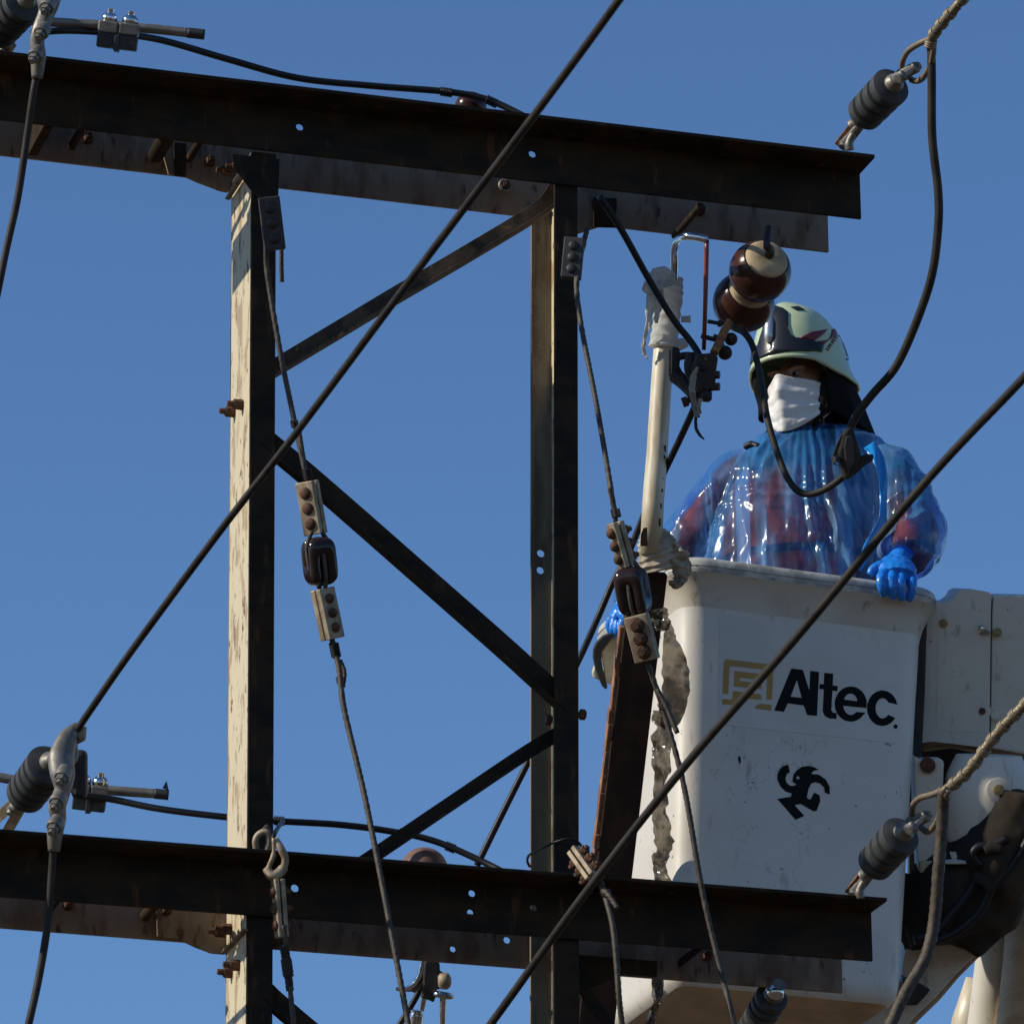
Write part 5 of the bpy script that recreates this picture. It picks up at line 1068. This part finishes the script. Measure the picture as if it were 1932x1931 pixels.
curtain(62, 250, lambda a: (.105+.075*min(1, max(0, (a-62)/60)), -.125-.045*min(1, max(0, (a-62)/50))), 'neck_curtain')
curtain(-84, -40, lambda a: (.125-.02*max(0, (a+60)/20), -.105+.05*max(0, (a+52)/12)), 'cheek_flap', 14, 10, .3)
m = MB(); tubeP(m, [H(.035, .088, -.02), H(.045, .088, -.09), H(.045, .06, -.165), H(.05, 0, -.198), H(.045, -.06, -.165), H(.035, -.086, -.09)], [.006, .007, .007, .007, .007, .006], 10, flat=(1.6, .6)); m.build('chin_strap', M['curtain'], helmet, smooth=180)
m = MB(); ell(m, H(-.050, 0, -.085), HF*.080, HS*.088, HU*.11); m.build('padded_hood', M['curtain'], helmet, smooth=180)
# face mask
def face(a, z, off):
    "a in degrees round the face, z height"
    ra = R(a); zz = (z+.095)/.090; sh = 1-.20*max(0, zz)**2-.36*max(0, -zz)**2
    f = math.cos(ra)*.108*sh; s = math.sin(ra)*.088*(1-.20*max(0, -zz)**2-.02)
    nose = .026*math.exp(-(s/.020)**2)*math.exp(-((z+.072)/.040)**2)+.008*math.exp(-(s/.03)**2)*math.exp(-((z+.15)/.025)**2)
    s2 = s*1.06; s2 *= 1-.22*max(0, -zz)**2; ft = (.1265-1.12*math.sqrt(s2*s2+.010**2))*(1-.24*max(0, -zz)**2.2)+.010*math.exp(-((z+.075)/.03)**2)*math.exp(-(s/.016)**2)
    return H(max(ft+off*.6, .026-abs(s)*.1), s2+off*math.sin(ra)*.6, z)
V = []; Fc = []; na, nz = 60, 48
for i in range(na+1):
    a = -60+(136)*i/na
    for j in range(nz+1):
        v = j/nz; ztop = -.038-.012*(abs(a)/58)**2+.008*math.exp(-(a/10)**2); zbot = -.181+.052*(abs(a)/62)**2; z = ztop+(zbot-ztop)*v
        pl_ = .015*abs(((v*3.2+.05*math.sin(a*.07)) % 1)-.5)*max(0, 1-(abs(a-5)/80)**2); wr_ = .004*noise.noise(Vector((a*.05, v*9, 2)))+.0018*noise.noise(Vector((a*.14+v*3, v*4, 5)))
        V.append(face(a, z, .010+pl_+wr_-.006*(abs(a)/62)**4))
for i in range(na):
    for j in range(nz): Fc.append((i*(nz+1)+j, i*(nz+1)+j+1, (i+1)*(nz+1)+j+1, (i+1)*(nz+1)+j))
m = MB(); m.add(V, Fc); M['mask'] = mat('mask_white', (.74, .71, .67), .8, 0, c2=(.70, .67, .63), scale=(40, 40, 40), bump=.2, bscale=200, spec=.2)
mo = m.build('face_mask', M['mask'], person, smooth=180); md = mo.modifiers.new('t', 'SOLIDIFY'); md.thickness = .0015
for z0, z1 in ((-.058, -.045), (-.150, -.09)):
    m = MB(); m.tube(spl([face(68, z0-.002, .006), H(.005, .084, (z0+z1)/2), H(-.008, .09, z1)], 5), .0015, 6); m.build('ear_loop', M['mask'], mo, smooth=180)

# gloves: real fingers, closed over the rim
M['glove'] = mat('blue_glove', (.010, .20, .68), .38, 0, c2=(.008, .17, .60), scale=(40, 40, 40), bump=.3, bscale=90, coat=.15)
def hand(name, palm, fingers, thumb, cuff, cref):
    m = MB(); tubeP(m, palm[0], palm[1], 16, flat=(1.0, .62), ref=cref)
    for P, rr in fingers: tubeP(m, P, rr, 12)
    tubeP(m, thumb[0], thumb[1], 12); tubeP(m, cuff[0], cuff[1], 18, flat=(1.0, .8), ref=cref)
    return remesh(m, name, M['glove'], person, .0022, 3, lambda p, n: n*(.0016*noise.noise(p*60)+.0012*(1-2*abs(noise.noise(p*45+Vector((3, 1, 2)))))))
def B(x, y, off): return PB.at(x, y, off)
hd = hand('glove', ([B(1690, 1062, -.01), B(1692, 1074, .030), B(1694, 1088, .055)], [.040, .050, .047]),
     [([B(1668, 1080, .050), B(1662, 1094, .073), B(1665, 1110, .070), B(1669, 1122, .055)], [.0140, .0132, .0120, .0098]),
      ([B(1684, 1082, .054), B(1681, 1098, .078), B(1683, 1114, .073), B(1686, 1126, .056)], [.0142, .0134, .0122, .0100]),
      ([B(1701, 1085, .054), B(1699, 1101, .078), B(1700, 1117, .073), B(1702, 1130, .056)], [.0140, .0132, .0120, .0098]),
      ([B(1720, 1086, .050), B(1721, 1102, .072), B(1719, 1119, .067), B(1715, 1133, .052)], [.0135, .0125, .0114, .0092])],
     ([B(1680, 1070, .020), B(1662, 1067, .020), B(1648, 1073, .016), B(1641, 1084, .012)], [.016, .014, .0118, .0092]),
     ([wrR.lerp(B(1690, 1062, -.01), .2), B(1694, 1050, -.03), B(1692, 1064, -.005)], [.036, .036, .034]), RGT)
bkL = (bloop(0, .03)[21]-bloop(0, .03)[6])     # along the left side of the rim, towards the back
Lf = TL.lerp(TL-nb*.61, .84) - ub*.035
def Q(x, y, o=0): r = ray(x-7, y-2); k = (Lf-CAM).dot(FWD)-o-.10; return CAM+r*k
hand('glove', ([Q(1185, 1148), Q(1176, 1158), Q(1168, 1170)], [.030, .036, .034]),
     [([Q(1160, 1168), Q(1157, 1182), Q(1162, 1197)], [.012, .0115, .0095]), ([Q(1166, 1172, .02), Q(1164, 1188, .03), Q(1168, 1203, .02)], [.012, .0115, .0095]),
      ([Q(1173, 1174, .04), Q(1172, 1188, .05), Q(1174, 1201, .04)], [.012, .011, .009]), ([Q(1180, 1172, .06), Q(1180, 1184, .07), Q(1180, 1196, .06)], [.011, .010, .008])],
     ([Q(1178, 1156, .05), Q(1188, 1168, .07), Q(1190, 1182, .07)], [.015, .013, .010]), ([wrL, Q(1190, 1146)], [.038, .032]), FWD)

ft = bpy.data.materials.new('tie_film'); ft.use_nodes = True; b_ = ft.node_tree.nodes['Principled BSDF']; b_.inputs['Base Color'].default_value = (.015, .24, .62, 1); b_.inputs['Roughness'].default_value = .22
P = [(1640, 838, .17, 26), (1656, 862, .19, 24), (1666, 900, .20, 18), (1667, 945, .20, 15), (1663, 985, .20, 15), (1640, 1030, .19, 22), (1620, 1076, .18, 14)]
V = []; Q3 = spl([W(x, y, o_) for x, y, o_, w_ in P], 6); ww = []
for i in range(len(P)-1):
    for k in range(6): ww.append(P[i][3]*(1-k/6)+P[i+1][3]*k/6)
ww.append(P[-1][3]); n_ = len(Q3)
for i, p in enumerate(Q3):
    T = (Q3[min(i+1, n_-1)]-Q3[max(i-1, 0)]).normalized(); s_ = T.cross(FWD).normalized()
    for j in range(7): f = j/6-.5; V.append(p+s_*f*ww[i]*.00135+FWD*(.030*f+.006*math.sin(i*.5+j)))
m = MB(); m.add(V, [(i*7+j, i*7+j+1, (i+1)*7+j+1, (i+1)*7+j) for i in range(n_-1) for j in range(6)]); o = m.build('loose_film_fold', ft, person, smooth=180); md = o.modifiers.new('t', 'SOLIDIFY'); md.thickness = .0008
